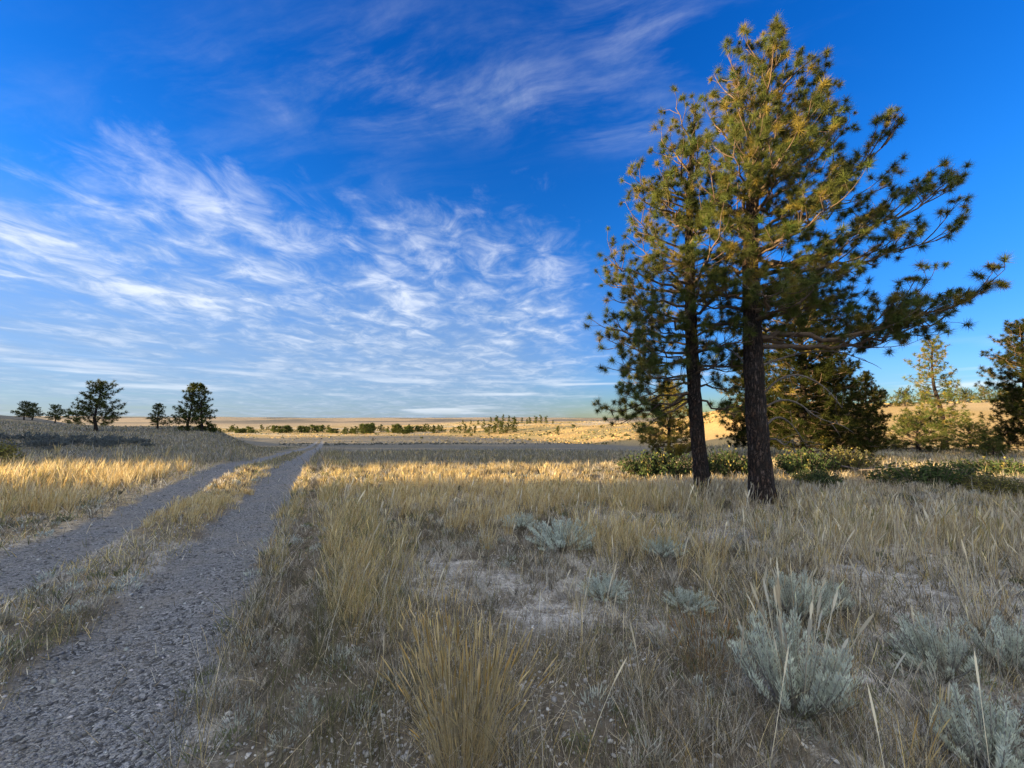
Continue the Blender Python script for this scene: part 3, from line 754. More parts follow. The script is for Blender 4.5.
def build_heroes():
    # nearer, thicker pine
    rng = np.random.default_rng(11)
    b2 = at(763, 502); D2 = b2[1]
    t2 = [(763, 503), (760, 470), (757, 430), (754, 380), (752, 330), (750, 270), (751, 220), (755, 170), (762, 120), (768, 75), (776, 34)]
    r2 = [0.205, 0.195, 0.185, 0.172, 0.16, 0.142, 0.12, 0.095, 0.068, 0.04, 0.015]
    L2 = [  # start row, end x, end y, depth change, radius, sag, start of side shoots
        (255, 905, 128, -0.3, 0.062, 0.07, 0.38), (275, 962, 182, 0.3, 0.055, 0.06, 0.42), (270, 962, 236, -0.2, 0.055, 0.06, 0.42),
        (335, 1006, 290, -0.5, 0.062, 0.14, 0.45), (345, 962, 318, 0.2, 0.05, 0.10, 0.45), (340, 900, 345, 0.6, 0.04, 0.05, 0.40),
        (235, 885, 188, 0.9, 0.04, 0.06, 0.35), (210, 850, 130, 0.5, 0.04, 0.08, 0.3), (190, 838, 92, -0.3, 0.045, 0.12, 0.3),
        (160, 832, 75, 0.3, 0.035, 0.1, 0.3), (120, 808, 62, 0.2, 0.03, 0.08, 0.3), (90, 792, 36, 0.0, 0.022, 0.1, 0.3), (80, 775, 22, 0.0, 0.02, 0.02, 0.3),
        (120, 722, 48, 0.2, 0.028, 0.12, 0.3), (150, 712, 68, -0.4, 0.03, 0.12, 0.3), (105, 745, 40, 0.1, 0.02, 0.1, 0.3),
        (170, 700, 108, 0.2, 0.035, 0.1, 0.3), (200, 682, 150, 0.6, 0.035, 0.08, 0.3), (225, 690, 200, 0.8, 0.035, 0.04, 0.3),
        (215, 800, 150, -1.6, 0.045, 0.05, 0.3), (240, 830, 215, -1.4, 0.045, 0.04, 0.3), (260, 845, 285, -1.0, 0.04, 0.03, 0.3),
        (300, 850, 320, 1.2, 0.04, 0.03, 0.3), (285, 810, 300, -1.5, 0.04, 0.03, 0.35), (300, 705, 285, -1.0, 0.035, 0.03, 0.3),
        (330, 800, 335, 1.0, 0.035, 0.02, 0.35), (200, 760, 120, -1.5, 0.04, 0.05, 0.3), (180, 790, 110, -1.1, 0.04, 0.05, 0.3), (170, 735, 95, -1.1, 0.04, 0.05, 0.3),
        (150, 828, 100, -0.8, 0.035, 0.1, 0.25), (140, 815, 75, -0.5, 0.03, 0.1, 0.25), (175, 845, 118, 0.5, 0.035, 0.1, 0.25), (130, 735, 72, 0.5, 0.028, 0.1, 0.25),
        (230, 862, 165, -0.9, 0.045, 0.06, 0.3), (245, 700, 170, -1.4, 0.04, 0.04, 0.3), (265, 790, 235, -1.8, 0.04, 0.02, 0.3), (220, 725, 130, -1.6, 0.04, 0.04, 0.3),
        (310, 860, 300, 0.8, 0.04, 0.03, 0.3), (320, 830, 262, 1.4, 0.04, 0.03, 0.3), (290, 720, 255, 1.3, 0.04, 0.03, 0.3), (315, 770, 290, -1.9, 0.04, 0.0, 0.35),
    ]
    def fill2(r):
        out = []
        for k in range(34):
            z = 3.1 + 5.4 * (k + r.random()) / 34; az = k * 2.4 + r.normal(0, 0.3)
            ln = np.interp(z, [3.1, 5.5, 7.5, 8.6], [1.6, 2.0, 1.6, 0.8]) * r.uniform(0.65, 1.15)
            out.append((z, az, ln, ln * np.interp(z, [3.3, 8.5], [0.05, 0.55]) * r.uniform(0.6, 1.2)))
        return out
    root, on_z = hero_pine('taller thick trunked pine with long open limbs reaching right over the meadow', b2, t2, r2, L2, D2, rng, fill2)
    # bare dead branches low on this trunk
    dead = [[(765, 392), (778, 378), (800, 372), (828, 388), (842, 408)], [(764, 428), (774, 416), (786, 418), (798, 432), (806, 446)],
            [(764, 408), (780, 398), (800, 402), (815, 418), (838, 424)], [(752, 372), (738, 355), (722, 345), (706, 340)], [(766, 440), (776, 438), (784, 446), (792, 440)],
            [(762, 365), (800, 352), (838, 350), (868, 362)]]
    for i, ln in enumerate(dead):
        W = Acc(); r = np.random.default_rng(50 + i)
        ds = np.linspace(0, -0.5 if i % 2 == 0 else 0.35, len(ln))
        pts = np.array([P3(a, b, D2 + e) for (a, b), e in zip(ln, ds)])
        k = np.linspace(0, len(pts) - 1, 12)
        pts = np.stack([np.interp(k, np.arange(len(pts)), pts[:, c]) for c in range(3)], 1)
        for _ in range(2): pts[1:-1] = (pts[:-2] + 2 * pts[1:-1] + pts[2:]) / 4
        tube(W, pts, np.linspace(0.024, 0.006, 12), 6)
        for q in range(10):
            j = r.integers(4, 12); d = unit(r.normal(0, 1, 3) + np.array([0.6, 0, -0.4])); l = r.uniform(0.1, 0.38)
            tube(W, bez(pts[j], pts[j] + d * l * 0.5 + UP * 0.03, pts[j] + d * l, 4), [0.007, 0.006, 0.004, 0.002], 4)
        W.build('dead_branch', M_DEAD, root, True, b2)
    # slimmer pine on the left
    rng = np.random.default_rng(23)
    b1 = at(704, 497); D1 = b1[1]
    t1 = [(704, 497), (700, 460), (696, 420), (693, 375), (691, 330), (690, 280), (689, 230), (690, 185), (693, 140), (696, 104)]
    r1 = [0.155, 0.143, 0.136, 0.128, 0.118, 0.102, 0.083, 0.062, 0.04, 0.015]
    L1 = [
        (150, 672, 98, -0.2, 0.02, 0.1, 0.3), (175, 655, 132, 0.0, 0.025, 0.1, 0.3), (200, 628, 178, -0.2, 0.03, 0.1, 0.35), (215, 640, 200, 0.5, 0.028, 0.06, 0.3),
        (250, 626, 212, -0.5, 0.03, 0.03, 0.5), (270, 632, 245, 0.2, 0.03, 0.06, 0.35), (290, 606, 258, -0.1, 0.034, 0.08, 0.35), (305, 603, 285, 0.3, 0.034, 0.07, 0.35),
        (320, 612, 300, -0.6, 0.03, 0.04, 0.35), (335, 598, 328, 0.0, 0.034, 0.04, 0.35), (350, 603, 348, 0.5, 0.034, 0.02, 0.35), (362, 612, 372, -0.3, 0.03, 0.0, 0.35),
        (392, 606, 414, 0.2, 0.034, -0.06, 0.4), (385, 622, 400, -0.4, 0.03, -0.04, 0.4), (398, 640, 430, 0.3, 0.03, -0.05, 0.4), (400, 630, 420, 1.2, 0.028, -0.05, 0.35), (395, 612, 428, 0.6, 0.03, -0.05, 0.4),
        (345, 618, 338, 1.3, 0.03, 0.02, 0.3), (375, 620, 385, 0.9, 0.03, 0.0, 0.3), (318, 622, 315, 1.0, 0.03, 0.03, 0.3), (380, 640, 372, -1.0, 0.03, 0.0, 0.3), (262, 640, 232, 1.0, 0.03, 0.05, 0.3),
        (385, 735, 392, 0.8, 0.028, -0.02, 0.3), (400, 738, 420, 1.2, 0.026, -0.05, 0.3), (372, 722, 362, -0.7, 0.026, 0.0, 0.3),
        (300, 730, 262, 0.4, 0.03, 0.05, 0.3), (340, 738, 322, 0.6, 0.03, 0.04, 0.3), (370, 738, 372, 0.9, 0.03, 0.0, 0.3), (240, 728, 200, 0.6, 0.03, 0.06, 0.3),
        (330, 650, 318, -1.4, 0.03, 0.02, 0.3), (280, 660, 262, -1.3, 0.03, 0.03, 0.3), (230, 668, 205, -1.1, 0.03, 0.04, 0.3), (190, 680, 152, -0.9, 0.028, 0.05, 0.3),
        (300, 700, 285, -1.5, 0.03, 0.03, 0.35), (250, 712, 225, -1.2, 0.03, 0.03, 0.3), (360, 650, 352, -1.2, 0.03, 0.0, 0.35),
    ]
    def fill1(r):
        out = []
        for k in range(28):
            z = 2.6 + 4.9 * (k + r.random()) / 28; az = k * 2.4 + r.normal(0, 0.3)
            ln = np.interp(z, [2.5, 4.5, 6.5, 7.8], [1.5, 1.7, 1.1, 0.4]) * r.uniform(0.65, 1.15)
            out.append((z, az, ln, ln * np.interp(z, [2.5, 7.8], [0.0, 0.6]) * r.uniform(0.5, 1.2)))
        return out
    hero_pine('slimmer dark pine with a dense crown, left of the thick trunk', b1, t1, r1, L1, D1, rng, fill1, 140, 0.22)

def make_pine(name, label, h, r0, crown_base, radius, n_limbs, rng, per, L, w, twig=0.2, sec=4.0, dark=1.0, yellow=0.03, shape=None, lean=0.0, ts=1.0, sl=1.0, group=None):
    """a whole pine at the origin: trunk, branches, crown"""
    root = empty(name, (0, 0, 0), label, 'tree', group)
    k = 8; zz = np.linspace(0, h, k)
    pts = np.stack([lean * zz + np.cumsum(rng.normal(0, 0.012 * h, k)) * (zz > 0), np.cumsum(rng.normal(0, 0.012 * h, k)) * (zz > 0), zz - 0.1], 1)
    tr, (s, pp, rr) = trunk_mesh('trunk', pts, np.linspace(r0, 0.02, k), M_BARK, root, (0, 0, 0), rng, 9)
    W = Acc(); N = Needles()
    shape = shape or ([0, 0.3, 0.65, 1.0], [0.75, 1.0, 0.7, 0.12])
    for i in range(n_limbs):
        f = (i + rng.random()) / n_limbs; z = h * (crown_base + (1 - crown_base) * f * 0.98)
        S = pp[int(np.argmin(np.abs(pp[:, 2] - z)))]; az = i * 2.4 + rng.normal(0, 0.4)
        ln = radius * np.interp(f, *shape) * rng.uniform(0.6, 1.2)
        E = S + np.array([math.cos(az) * ln, math.sin(az) * ln, ln * np.interp(f, [0, 0.5, 1], [-0.08, 0.25, 0.95]) + rng.normal(0, 0.08)])
        grow_limb(W, N, S, E, min(0.05, 0.012 + 0.014 * ln), rng, 0.05, sec, twig, 0.3, ts, sl=sl)
    top = pp[-1]
    for q in range(5): N.tuft(top + np.array([0, 0, 0.05 - 0.12 * q]), UP, ts)
    W.build('branches', M_LIMB, root, True)
    N.acc(per, L, w, rng, yellow, dark).build('crown', M_NEEDLE, root)
    return root

def place(root, loc, rz=0.0, sc=1.0):
    root.location = [float(c) for c in loc]; root.rotation_euler = (0, 0, rz)
    root.scale = (sc, sc, sc) if np.isscalar(sc) else sc
    return root

def build_mid_trees():
    rng = np.random.default_rng(5)
    G = 'pines standing behind the two big trees'
    # dense pine behind the thick trunk
    a = make_pine('pine_tree', 'dense dark pine directly behind the thick trunk, bough tips near the grass', 6.4, 0.17, 0.09, 1.6, 128, rng, 46, 0.20, 0.016, 0.12, 5.8, 0.32, group=G)
    g = at_depth(810, 14.0); place(a, g, 0.4)
    dup(a, at_depth(752, 18.5), 2.2, 0.85, 'dark pine seen between the two big trunks, behind the green bushes', G)
    dup(a, at_depth(868, 17.0), 1.0, (0.5, 0.5, 0.55), 'little black green pine just right of the dense dark pine', G)
    dup(a, at_depth(836, 15.6), 5.2, (0.75, 0.75, 0.72), 'dark pine crowding the right flank of the dense dark pine', G)
    y = make_pine('pine_tree', 'bright yellow green young pine glowing in sun behind the slim trunk', 3.3, 0.10, 0.06, 1.25, 70, rng, 40, 0.24, 0.018, 0.15, 5, 1.25, 0.75, group=G)  # needles tinted bright yellow, the sun's glow put into their colour
    place(y, at_depth(668, 17.0), 1.0, 0.95)
    o = make_pine('pine_tree', 'sunlit open pine with tiered boughs, between the long low limb and the right edge', 7.3, 0.19, 0.20, 1.5, 60, rng, 30, 0.26, 0.024, 0.2, 4.2, 1.15, 0.25, group=G)
    place(o, at_depth(940, 27.0), 0.3, 1.0)
    dup(a, at_depth(1024, 19.5), 2.6, (1.0, 1.0, 1.03), 'pine at the right edge with golden top and dark lower boughs', G)
    s = make_pine('pine_tree', 'low wide dark pine below the sunlit open pine', 1.9, 0.10, 0.03, 1.7, 40, rng, 34, 0.24, 0.022, 0.19, 4.4, 0.8, 0.05, ([0, 0.3, 0.7, 1], [1, 1, 0.75, 0.3]), group=G)
    place(s, at_depth(915, 24.0), 0.3)
    dup(s, at_depth(965, 25.5), 2.0, (0.9, 0.9, 0.8), 'low spreading pine right of the sunlit trunk on the golden slope', G)
    dup(s, at_depth(988, 19.5), 1.0, (0.36, 0.36, 0.42), 'small round dark pine at the foot of the right edge pine', G)
    # hillside pines at the right
    G2 = 'small pines on the golden slope at the right'
    for i, (px, dp, sc) in enumerate([(905, 70, 1.3), (880, 75, 1.2), (965, 80, 1.2), (985, 88, 1.4), (1005, 95, 1.4), (948, 95, 1.3), (1018, 78, 1.2), (925, 90, 1.3)]):
        c = dup(s, at_depth(px, dp), i * 1.3, (sc * 0.7, sc * 0.7, sc), 'small round pine on the golden slope between the right hand trees', G2)

# pines on the left hill and across the plain
def build_far_trees():
    rng = np.random.default_rng(9)
    G = 'pines along the rise left of the track'
    A = make_pine('pine_tree', 'broad flat topped pine, widest tree on the rise left of the track', 8.0, 0.28, 0.20, 3.4, 54, rng, 24, 0.38, 0.065, 0.42, 2.4, 0.6, 0.0, ([0, 0.25, 0.5, 0.8, 1.0], [0.8, 1.05, 0.75, 0.55, 0.25]), 0, 1.5, 1.3, G)
    place(A, at(96, 431), 0, 0.69)
    B = make_pine('pine_tree', 'tallest pine on the rise left of the track, left stem of the close pair', 8.6, 0.25, 0.15, 2.3, 54, rng, 24, 0.36, 0.065, 0.42, 2.6, 0.6, 0.0, ([0, 0.3, 0.65, 1.0], [0.9, 1.0, 0.62, 0.1]), 0, 1.4, 1.3, G)
    p = at(188, 431); place(B, p, 0.5, 0.73)
    dup(B, p + np.array([1.4, 0.5, 0.0]), 2.4, (0.62, 0.62, 0.72), 'right stem of the close pair of tall pines on the rise', G)
    dup(B, at(157, 429), 4.4, (0.55, 0.55, 0.42), 'short pointed pine left of the close tall pair on the rise', G)
    dup(A, at(24, 420), 1.0, 0.36, 'small bushy pine on the skyline, leftmost of the rise', G)
    dup(A, at(32, 420), 3.0, 0.34, 'small pine touching its left neighbour on the skyline of the rise', G)
    dup(A, at_depth(57, 70), 2.0, 0.36, 'small round pine on the skyline left of the broad pine', G)
    # low junipers: single meshes with few big tufts
    def small(name, h, rad, seed, squat):
        r = np.random.default_rng(seed); a = Acc(); N = Needles()
        tube(a, [[0, 0, -0.2], [0.03, 0, h * 0.5], [0, 0.02, h * 0.9]], [0.13, 0.1, 0.02], 6, col=(0.10, 0.075, 0.06))
        lob = [(r.normal(0, rad * 0.35), r.normal(0, rad * 0.35), h * (squat + (0.95 - squat) * f), rad * np.interp(f, [0, 0.3, 0.7, 1], [0.75, 0.9, 0.55, 0.2]) * r.uniform(0.6, 1.1)) for f in np.linspace(0.05, 1, 8)]
        for i in range(120):
            lx, ly, lz, lr = lob[i % 8]
            q = np.array([lx, ly, lz]) + unit(r.normal(0, 1, 3)) * np.array([1, 1, 0.55]) * lr * r.uniform(0.4, 1.1)
            q[2] = max(q[2], 0.1); N.tuft(q, unit(np.array([q[0], q[1], 0.6])), r.uniform(0.6, 1.2))
        n = N.acc(16, 0.60, 0.11, r, 0.0, 0.85)
        a.add(n.V[0], n.T[0], None, n.C[0])
        return a.build(name, M_NEEDLE)
    protos = [small('pine_tree', 6.0, 1.8, 1, 0.15), small('pine_tree', 4.8, 1.9, 2, 0.10), small('juniper_bush', 2.4, 1.9, 3, 0.10), small('pine_tree', 5.4, 2.1, 8, 0.2), small('juniper_bush', 1.8, 2.0, 6, 0.1)]
    used = [False] * 5
    def put(k, px, py, hpx, label, group, dep=None):
        g = at(px, py) if dep is None else at_depth(px, dep)
        h = [6.0, 4.8, 2.4, 5.4, 1.8][k]; want = hpx / F_PX * g[1]
        sc = want / h
        wx = rnd.uniform(0.9, 1.25)
        if not used[k]: o = protos[k]; used[k] = True
        else: o = protos[k].copy(); COL.objects.link(o)
        o.location = [float(c) for c in g]; o.rotation_euler = (0, 0, rnd.uniform(0, 6.28)); o.scale = (sc * wx, sc * wx, sc)
        tag(o, label, 'bush' if k in (2, 4) else 'tree', group)
    cr = 'pine in the small dark row along the crest of the golden hill'
    for px, py, hp in [(484, 424, 5), (491, 423, 6), (497, 422.5, 7), (503, 422.5, 8), (509, 422.5, 7), (515, 422.5, 6), (478, 425, 5), (471, 425, 5), (463, 425, 5), (522, 422.5, 5)]:
        put(0, px, py, hp, cr, 'pines along the crest of the golden hill')
    for px, py, hp in [(530, 424, 7), (536, 424, 8), (541, 424, 9), (546, 424, 8), (527, 424.5, 6), (553, 424, 4)]:
        put(0, px, py, hp, 'pine in the compact clump on the hill crest, right end of the crest row', 'clump of pines at the right of the crest')
    for px, py, hp in [(454, 434, 7), (460, 434, 8), (465, 433, 9), (470, 434.5, 8), (475, 434, 9), (484, 432, 9), (489, 434, 10), (495, 434, 11), (501, 434, 12), (506, 434, 9), (498, 432, 14), (514, 432, 14), (508, 431, 8)]:
        put(rnd.choice([0, 1, 3]), px, py, hp, 'green pine in the loose grove halfway up the golden hill', 'grove halfway up the golden hill')
    put(1, 558, 434, 8, 'lone round bush on the bare golden slope right of the grove', None)
    for i in range(44):
        px = rnd.uniform(342, 452); py = 434.0 - (px - 342) * 0.02 + rnd.gauss(0, 1.2)
        put(rnd.choice([0, 1, 1, 3, 4]), px, py, rnd.uniform(3.5, 8.5), 'small dark tree in the belt of woodland beyond the end of the track', 'woodland belt beyond the track')
    for c0, m in [(214, 3), (226, 2), (236, 4), (252, 3), (262, 2), (277, 5), (290, 3), (306, 5), (318, 4), (330, 5)]:
        for i in range(m):
            put(rnd.choice([1, 2, 3, 4]), c0 + rnd.gauss(0, 3.5), 432.5 + rnd.uniform(-1.2, 0.8), rnd.uniform(2.5, 7.5), 'small bushy tree in the row across the lowland between tall pine pair and track', 'row of bushy trees across the lowland')
    for i in range(26):
        put(rnd.choice([4, 2]), rnd.uniform(400, 640), rnd.uniform(426, 440), rnd.uniform(1.0, 2.4), 'tiny low shrub dotting the golden hillside', 'low shrubs dotting the golden hillside')
    put(2, 211, 432.5, 9, 'conical bush just right of the close tall pair of pines', None)
    for px, hp in [(70, 4), (80, 5), (106, 6), (114, 5), (122, 4)]:
        put(2, px, 426, hp, 'dark low bush in the hedge like line behind the broad pine', 'dark low bushes behind the broad pine', 88)
    for px, hp in [(180, 5), (187, 5), (199, 6), (205, 5)]:
        put(2, px, 431, hp, 'low dark bush at the foot of the tall pine pair', 'low bushes under the tall pine pair')

# ------------------------------------------------------------------ shrubs
def make_sage(label, rng, rad=0.32, h=0.42, stems=70, leaves=70, lw=0.0058, col=(0.56, 0.58, 0.46), stalks=18, group=None, cat='shrub'):
    root = empty('sagebrush', (0, 0, 0), label, cat, group)
    W = Acc(); F = Acc(); K = Acc()
    for i in range(stems):
        az = rng.uniform(0, 2 * math.pi); sp = rng.uniform(0.05, 1.0) ** 0.7; ln = h * rng.uniform(0.45, 1.25)
        e = np.array([math.cos(az) * rad * sp, math.sin(az) * rad * sp, ln * (1 - 0.35 * sp * sp)])
        s = np.array([math.cos(az) * 0.05 * sp, math.sin(az) * 0.05 * sp, 0])
        pth = bez(s, s + (e - s) * 0.5 + np.array([math.cos(az), math.sin(az), 0]) * rad * 0.16 * sp - UP * 0.02, e, 6)
        tube(W, pth, np.linspace(0.007, 0.0025, 6), 4)
        n = leaves; t = 0.42 + 0.58 * rng.random(n) ** 0.75; f = t * 5; k = np.minimum(f.astype(int), 4)
        q = pth[k] * (1 - (f - k))[:, None] + pth[k + 1] * (f - k)[:, None]
        R = rng.normal(0, 1, (n, 3)); R /= np.linalg.norm(R, axis=1)[:, None]
        q = q + R * (rng.uniform(0.0, 0.017, n))[:, None]
        dr = R * 0.55 + np.array([0, 0, 1.0]); dr /= np.linalg.norm(dr, axis=1)[:, None]
        l = rng.uniform(0.018, 0.04, n) * max(1, lw / 0.007) ** 0.5
        sd = np.cross(dr, rng.normal(0, 1, (n, 3))); sd /= np.linalg.norm(sd, axis=1)[:, None]
        V = np.stack([q, q + dr * (l * 0.55)[:, None] + sd * lw / 2, q + dr * l[:, None], q + dr * (l * 0.55)[:, None] - sd * lw / 2], 1)
        C = np.array(col)[None] * rng.uniform(0.75, 1.15) * rng.uniform(0.8, 1.15, n)[:, None]
        F.add(V.reshape(-1, 3), None, np.arange(4 * n).reshape(-1, 4), np.repeat(C, 4, 0))
    W.build('stems', M_SAGESTEM, root); F.build('foliage', M_SAGE, root)
    if stalks:
        n = stalks; az = rng.uniform(0, 2 * math.pi, n); r = rng.uniform(0, rad * 0.8, n)
        B = np.stack([np.cos(az) * r, np.sin(az) * r, np.full(n, h * 0.45)], 1)
        blades(K, B, rng.uniform(0.2, 0.45, n), az, rng.uniform(0.05, 0.3, n), rng.uniform(0, 0.15, n), np.full(n, 0.006), PALE[rng.integers(0, 3, n)], PROF_STEM)
        K.build('dry_stalks', M_GRASS, root)
    return root

def build_sage():
    rng = np.random.default_rng(31)
    a = make_sage('largest silvery sagebrush, alone in the right foreground with dry stalks above it', rng, 0.30, 0.42, 72, 110, lw=0.0048, stalks=30)
    place(a, at(795, 712), 0, 1.0)
    b = make_sage('silver green sagebrush at the right edge of the foreground, leaning left', rng, 0.27, 0.36, 60, 95, lw=0.0048, stalks=0)
    place(b, at(940, 676), 0, 0.85); b.rotation_euler = (0, -0.25, 0)
    dup(b, at(1012, 672), 2.0, 0.8, 'silver sagebrush cut by the right edge, behind the leaning one')
    dup(b, at(990, 775), 4.0, 0.8, 'low sagebrush in the bottom right corner')
    dup(a, at(800, 622), 2.2, (0.85, 0.85, 0.8), 'broad pale sagebrush right behind the largest one', None)
    dup(b, at(835, 612), 1.2, 0.6, 'small sagebrush at the right side of the broad pale one', None)
    c = make_sage('blue grey low sagebrush mound in the middle of the meadow', rng, 0.5, 0.30, 110, 60, 0.008, (0.50, 0.55, 0.47), 0)
    place(c, at(560, 548), 0, 1.0)
    dup(c, at(662, 556), 2.0, 0.6, 'small blue grey sagebrush mound on the pale bare patch')
    dup(c, at(605, 598), 1.0, 0.5, 'flat little sagebrush left of the bare patch, near the middle')
    dup(c, at(520, 528), 3.0, 0.6, 'small sagebrush left of the blue grey mound, among straw grass')
    dup(c, at(690, 610), 5.0, 0.45, 'tiny sagebrush between the bare patch and the largest sagebrush')
    # grey shrubs in the hollow on the left
    G = 'dark grey shrubs on the left slope'
    d = make_sage('dark grey shrub in the brushy hollow on the left slope', rng, 0.9, 0.62, 60, 46, 0.045, (0.12, 0.135, 0.13), 0, G)
    d.name = 'grey_shrub'
    first = True
    for i in range(40):
        px = rnd.uniform(-40, 150); py = rnd.uniform(436, 452) - max(0, (px - 60)) * 0.01
        if px > 90 and py < 444: py += 5
        loc = at(px, py); sc = rnd.uniform(0.4, 0.95)
        if first: place(d, loc, 0, sc); first = False
        else: dup(d, loc, rnd.uniform(0, 6), (sc * 1.2, sc * 1.2, sc), 'dark grey shrub in the brushy hollow on the left slope', G)

def make_bush(label, rng, rx, h, n, lw, col, yellow=0.0):
    root = empty('green_bush', (0, 0, 0), label, 'bush')
    W = Acc(); F = Acc()
    tips = []
    for i in range(int(n / 26)):
        az = rng.uniform(0, 2 * math.pi); sp = rng.random() ** 0.6; ln = h * rng.uniform(0.55, 1.15) * (1 - 0.4 * sp ** 2)
        e = np.array([math.cos(az) * rx * sp, math.sin(az) * rx * 0.7 * sp, ln]); s = np.array([e[0] * 0.35, e[1] * 0.35, -0.05])
        pth = bez(s, (s + e) / 2 + np.array([e[0], e[1], 0]) * 0.12, e, 5); tube(W, pth, np.linspace(0.012, 0.004, 5), 4)
        t = 0.25 + 0.75 * rng.random(26); f = t * 4; k = np.minimum(f.astype(int), 3)
        q = pth[k] * (1 - (f - k))[:, None] + pth[k + 1] * (f - k)[:, None] + rng.normal(0, 0.05, (26, 3))
        R = rng.normal(0, 1, (26, 3)); R /= np.linalg.norm(R, axis=1)[:, None]
        sd = np.cross(R, rng.normal(0, 1, (26, 3))); sd /= np.linalg.norm(sd, axis=1)[:, None]
        l = lw * rng.uniform(1.0, 1.9, 26)
        V = np.stack([q, q + R * (l * .5)[:, None] + sd * lw / 2, q + R * l[:, None], q + R * (l * .5)[:, None] - sd * lw / 2], 1)
        c = np.array(col) if rng.random() > yellow else np.array([0.20, 0.17, 0.05])
        C = c[None] * rng.uniform(0.7, 1.2) * rng.uniform(0.8, 1.2, 26)[:, None]
        F.add(V.reshape(-1, 3), None, np.arange(104).reshape(-1, 4), np.repeat(C, 4, 0))
    W.build('stems', M_STEM, root); F.build('foliage', M_LEAF, root); return root

def build_bushes():
    rng = np.random.default_rng(41)
    g = (0.060, 0.085, 0.032)
    a = make_bush('wide low green bush left of the slim trunk at the meadow edge', rng, 1.25, 0.62, 4200, 0.05, g, 0.08); place(a, at_depth(656, 11.2), 0, (1.0, 0.9, 1.1))
    dup(a, at_depth(722, 11.4), 2.0, (0.75, 0.9, 1.15), 'green bush filling the gap between the two big trunks')
    dup(a, at_depth(800, 11.6), 4.0, (0.9, 0.9, 1.1), 'green bush just right of the thick trunk')
    b = make_bush('yellowish twiggy bush right of the thick trunk, before the dense dark pine', rng, 1.1, 0.75, 3400, 0.045, (0.11, 0.11, 0.045), 0.5); place(b, at_depth(842, 11.8))
    dup(a, at_depth(812, 9.6), 1.0, (0.62, 0.6, 0.55), 'low dark green bush in the grass right of the thick trunk')
    dup(a, at_depth(925, 9.6), 3.2, (1.2, 0.8, 0.85), 'wide low green bush in shaded grass under the sunlit open pine')
    dup(a, at_depth(1000, 11.5), 5.0, (1.1, 0.9, 0.8), 'dark green bush at the right edge beneath the edge pine')
    dup(b, at_depth(985, 8.6), 1.0, (0.7, 0.7, 0.5), 'thin twiggy bush low in the grass near the right edge')
    y = make_bush('small bright yellow green bush at the left edge above the straw grass', rng, 0.6, 0.75, 1600, 0.05, (0.17, 0.16, 0.045), 0.3); place(y, at(1, 466))
    # twiggy dead shrub at the foot of the thick trunk
    W = Acc(); r = np.random.default_rng(3); b0 = at(786, 504)
    for i in range(46):
        s = b0 + np.array([r.normal(0, 0.10), r.normal(0, 0.08), -0.02]); d = unit(np.array([r.normal(0, 0.7), r.normal(0, 0.5), r.uniform(0.2, 1)])); l = r.uniform(0.15, 0.5)
        tube(W, bez(s, s + d * l * 0.5 + r.normal(0, 0.04, 3), s + d * l, 5), np.linspace(0.008, 0.002, 5), 4)
    o = W.build('dead_shrub', M_DEAD, None, True, b0); o.location = b0
    tag(o, 'bare twiggy grey shrub at the foot of the thick pine trunk', 'shrub')
    # heap of fallen dead branches
    W = Acc(); b0 = at_depth(872, 11.6)
    for i in range(40):
        c = b0 + np.array([r.normal(0, 0.5), r.normal(0, 0.25), r.uniform(0.03, 0.28)]); a0 = r.uniform(0, math.pi); d = unit(np.array([math.cos(a0), math.sin(a0) * 0.6, r.normal(0, 0.22)])); l = r.uniform(0.4, 1.3)
        tube(W, bez(c - d * l / 2, c + r.normal(0, 0.08, 3), c + d * l / 2, 6), np.linspace(r.uniform(0.012, 0.035), 0.005, 6), 6)
    o = W.build('dead_branch_heap', M_DEAD, None, True, b0); o.location = b0
    tag(o, 'low heap of fallen grey dead branches lying in the shaded grass', 'dead wood')

# ------------------------------------------------------------------ bunchgrass tufts
def tuft_at(label, loc, n, h, rad, seed, pal, fan=0.45):
    r = np.random.default_rng(seed)
    a = Acc(); ang = r.uniform(0, 2 * math.pi, n); rr = np.sqrt(r.random(n)) * rad
    B = np.stack([np.cos(ang) * rr, np.sin(ang) * rr, np.full(n, -0.015)], 1)
    hh = h * r.uniform(0.5, 1.1, n); lean = (rr / rad) * fan * r.uniform(0.3, 1.1, n) + r.uniform(0, 0.12, n); curv = r.uniform(-0.10, 0.22, n)
    w = np.full(n, 0.0019) * r.uniform(0.7, 1.4, n); C = pal[r.integers(0, len(pal), n)] * r.uniform(0.5, 1.2, n)[:, None]
    az = ang + r.normal(0, 0.55, n)
    nb = int(n * 0.5)
    blades(a, B[:nb], hh[:nb], az[:nb], lean[:nb], curv[:nb], w[:nb] * 0.8, C[:nb], [(0, 1), (0.25, 1), (0.5, 0.9), (0.72, 0.8), (0.80, 1.2), (1, 0)])
    blades(a, B[nb:], hh[nb:] * 0.8, az[nb:], lean[nb:] * 1.2, curv[nb:] * 2, w[nb:], C[nb:], PROF_BLADE)
    # seed heads as slim spindles on the stalk tips
    s = a
    ld = np.stack([np.cos(az), np.sin(az), np.zeros(n)], 1)
    for i in range(nb):
        pts = []
        for t in (0.80, 0.86, 0.93, 1.0):
            o = hh[i] * (lean[i] * t + curv[i] * t * t); u = hh[i] * t * math.sqrt(max(0.1, 1 - (lean[i] * 0.8 + curv[i] * t * 0.9) ** 2))
            pts.append(B[i] + ld[i] * o + UP * u)
        tube(s, pts, [0.001, 0.0034, 0.0030, 0.0006], 4, col=np.clip(C[i] * np.array([1.12, 1.08, 1.0]), 0, 0.8), cap=False)
    o = s.build('bunchgrass_tuft', M_GRASS); o.location = [float(c) for c in loc]
    return tag(o, label, 'grass tuft')

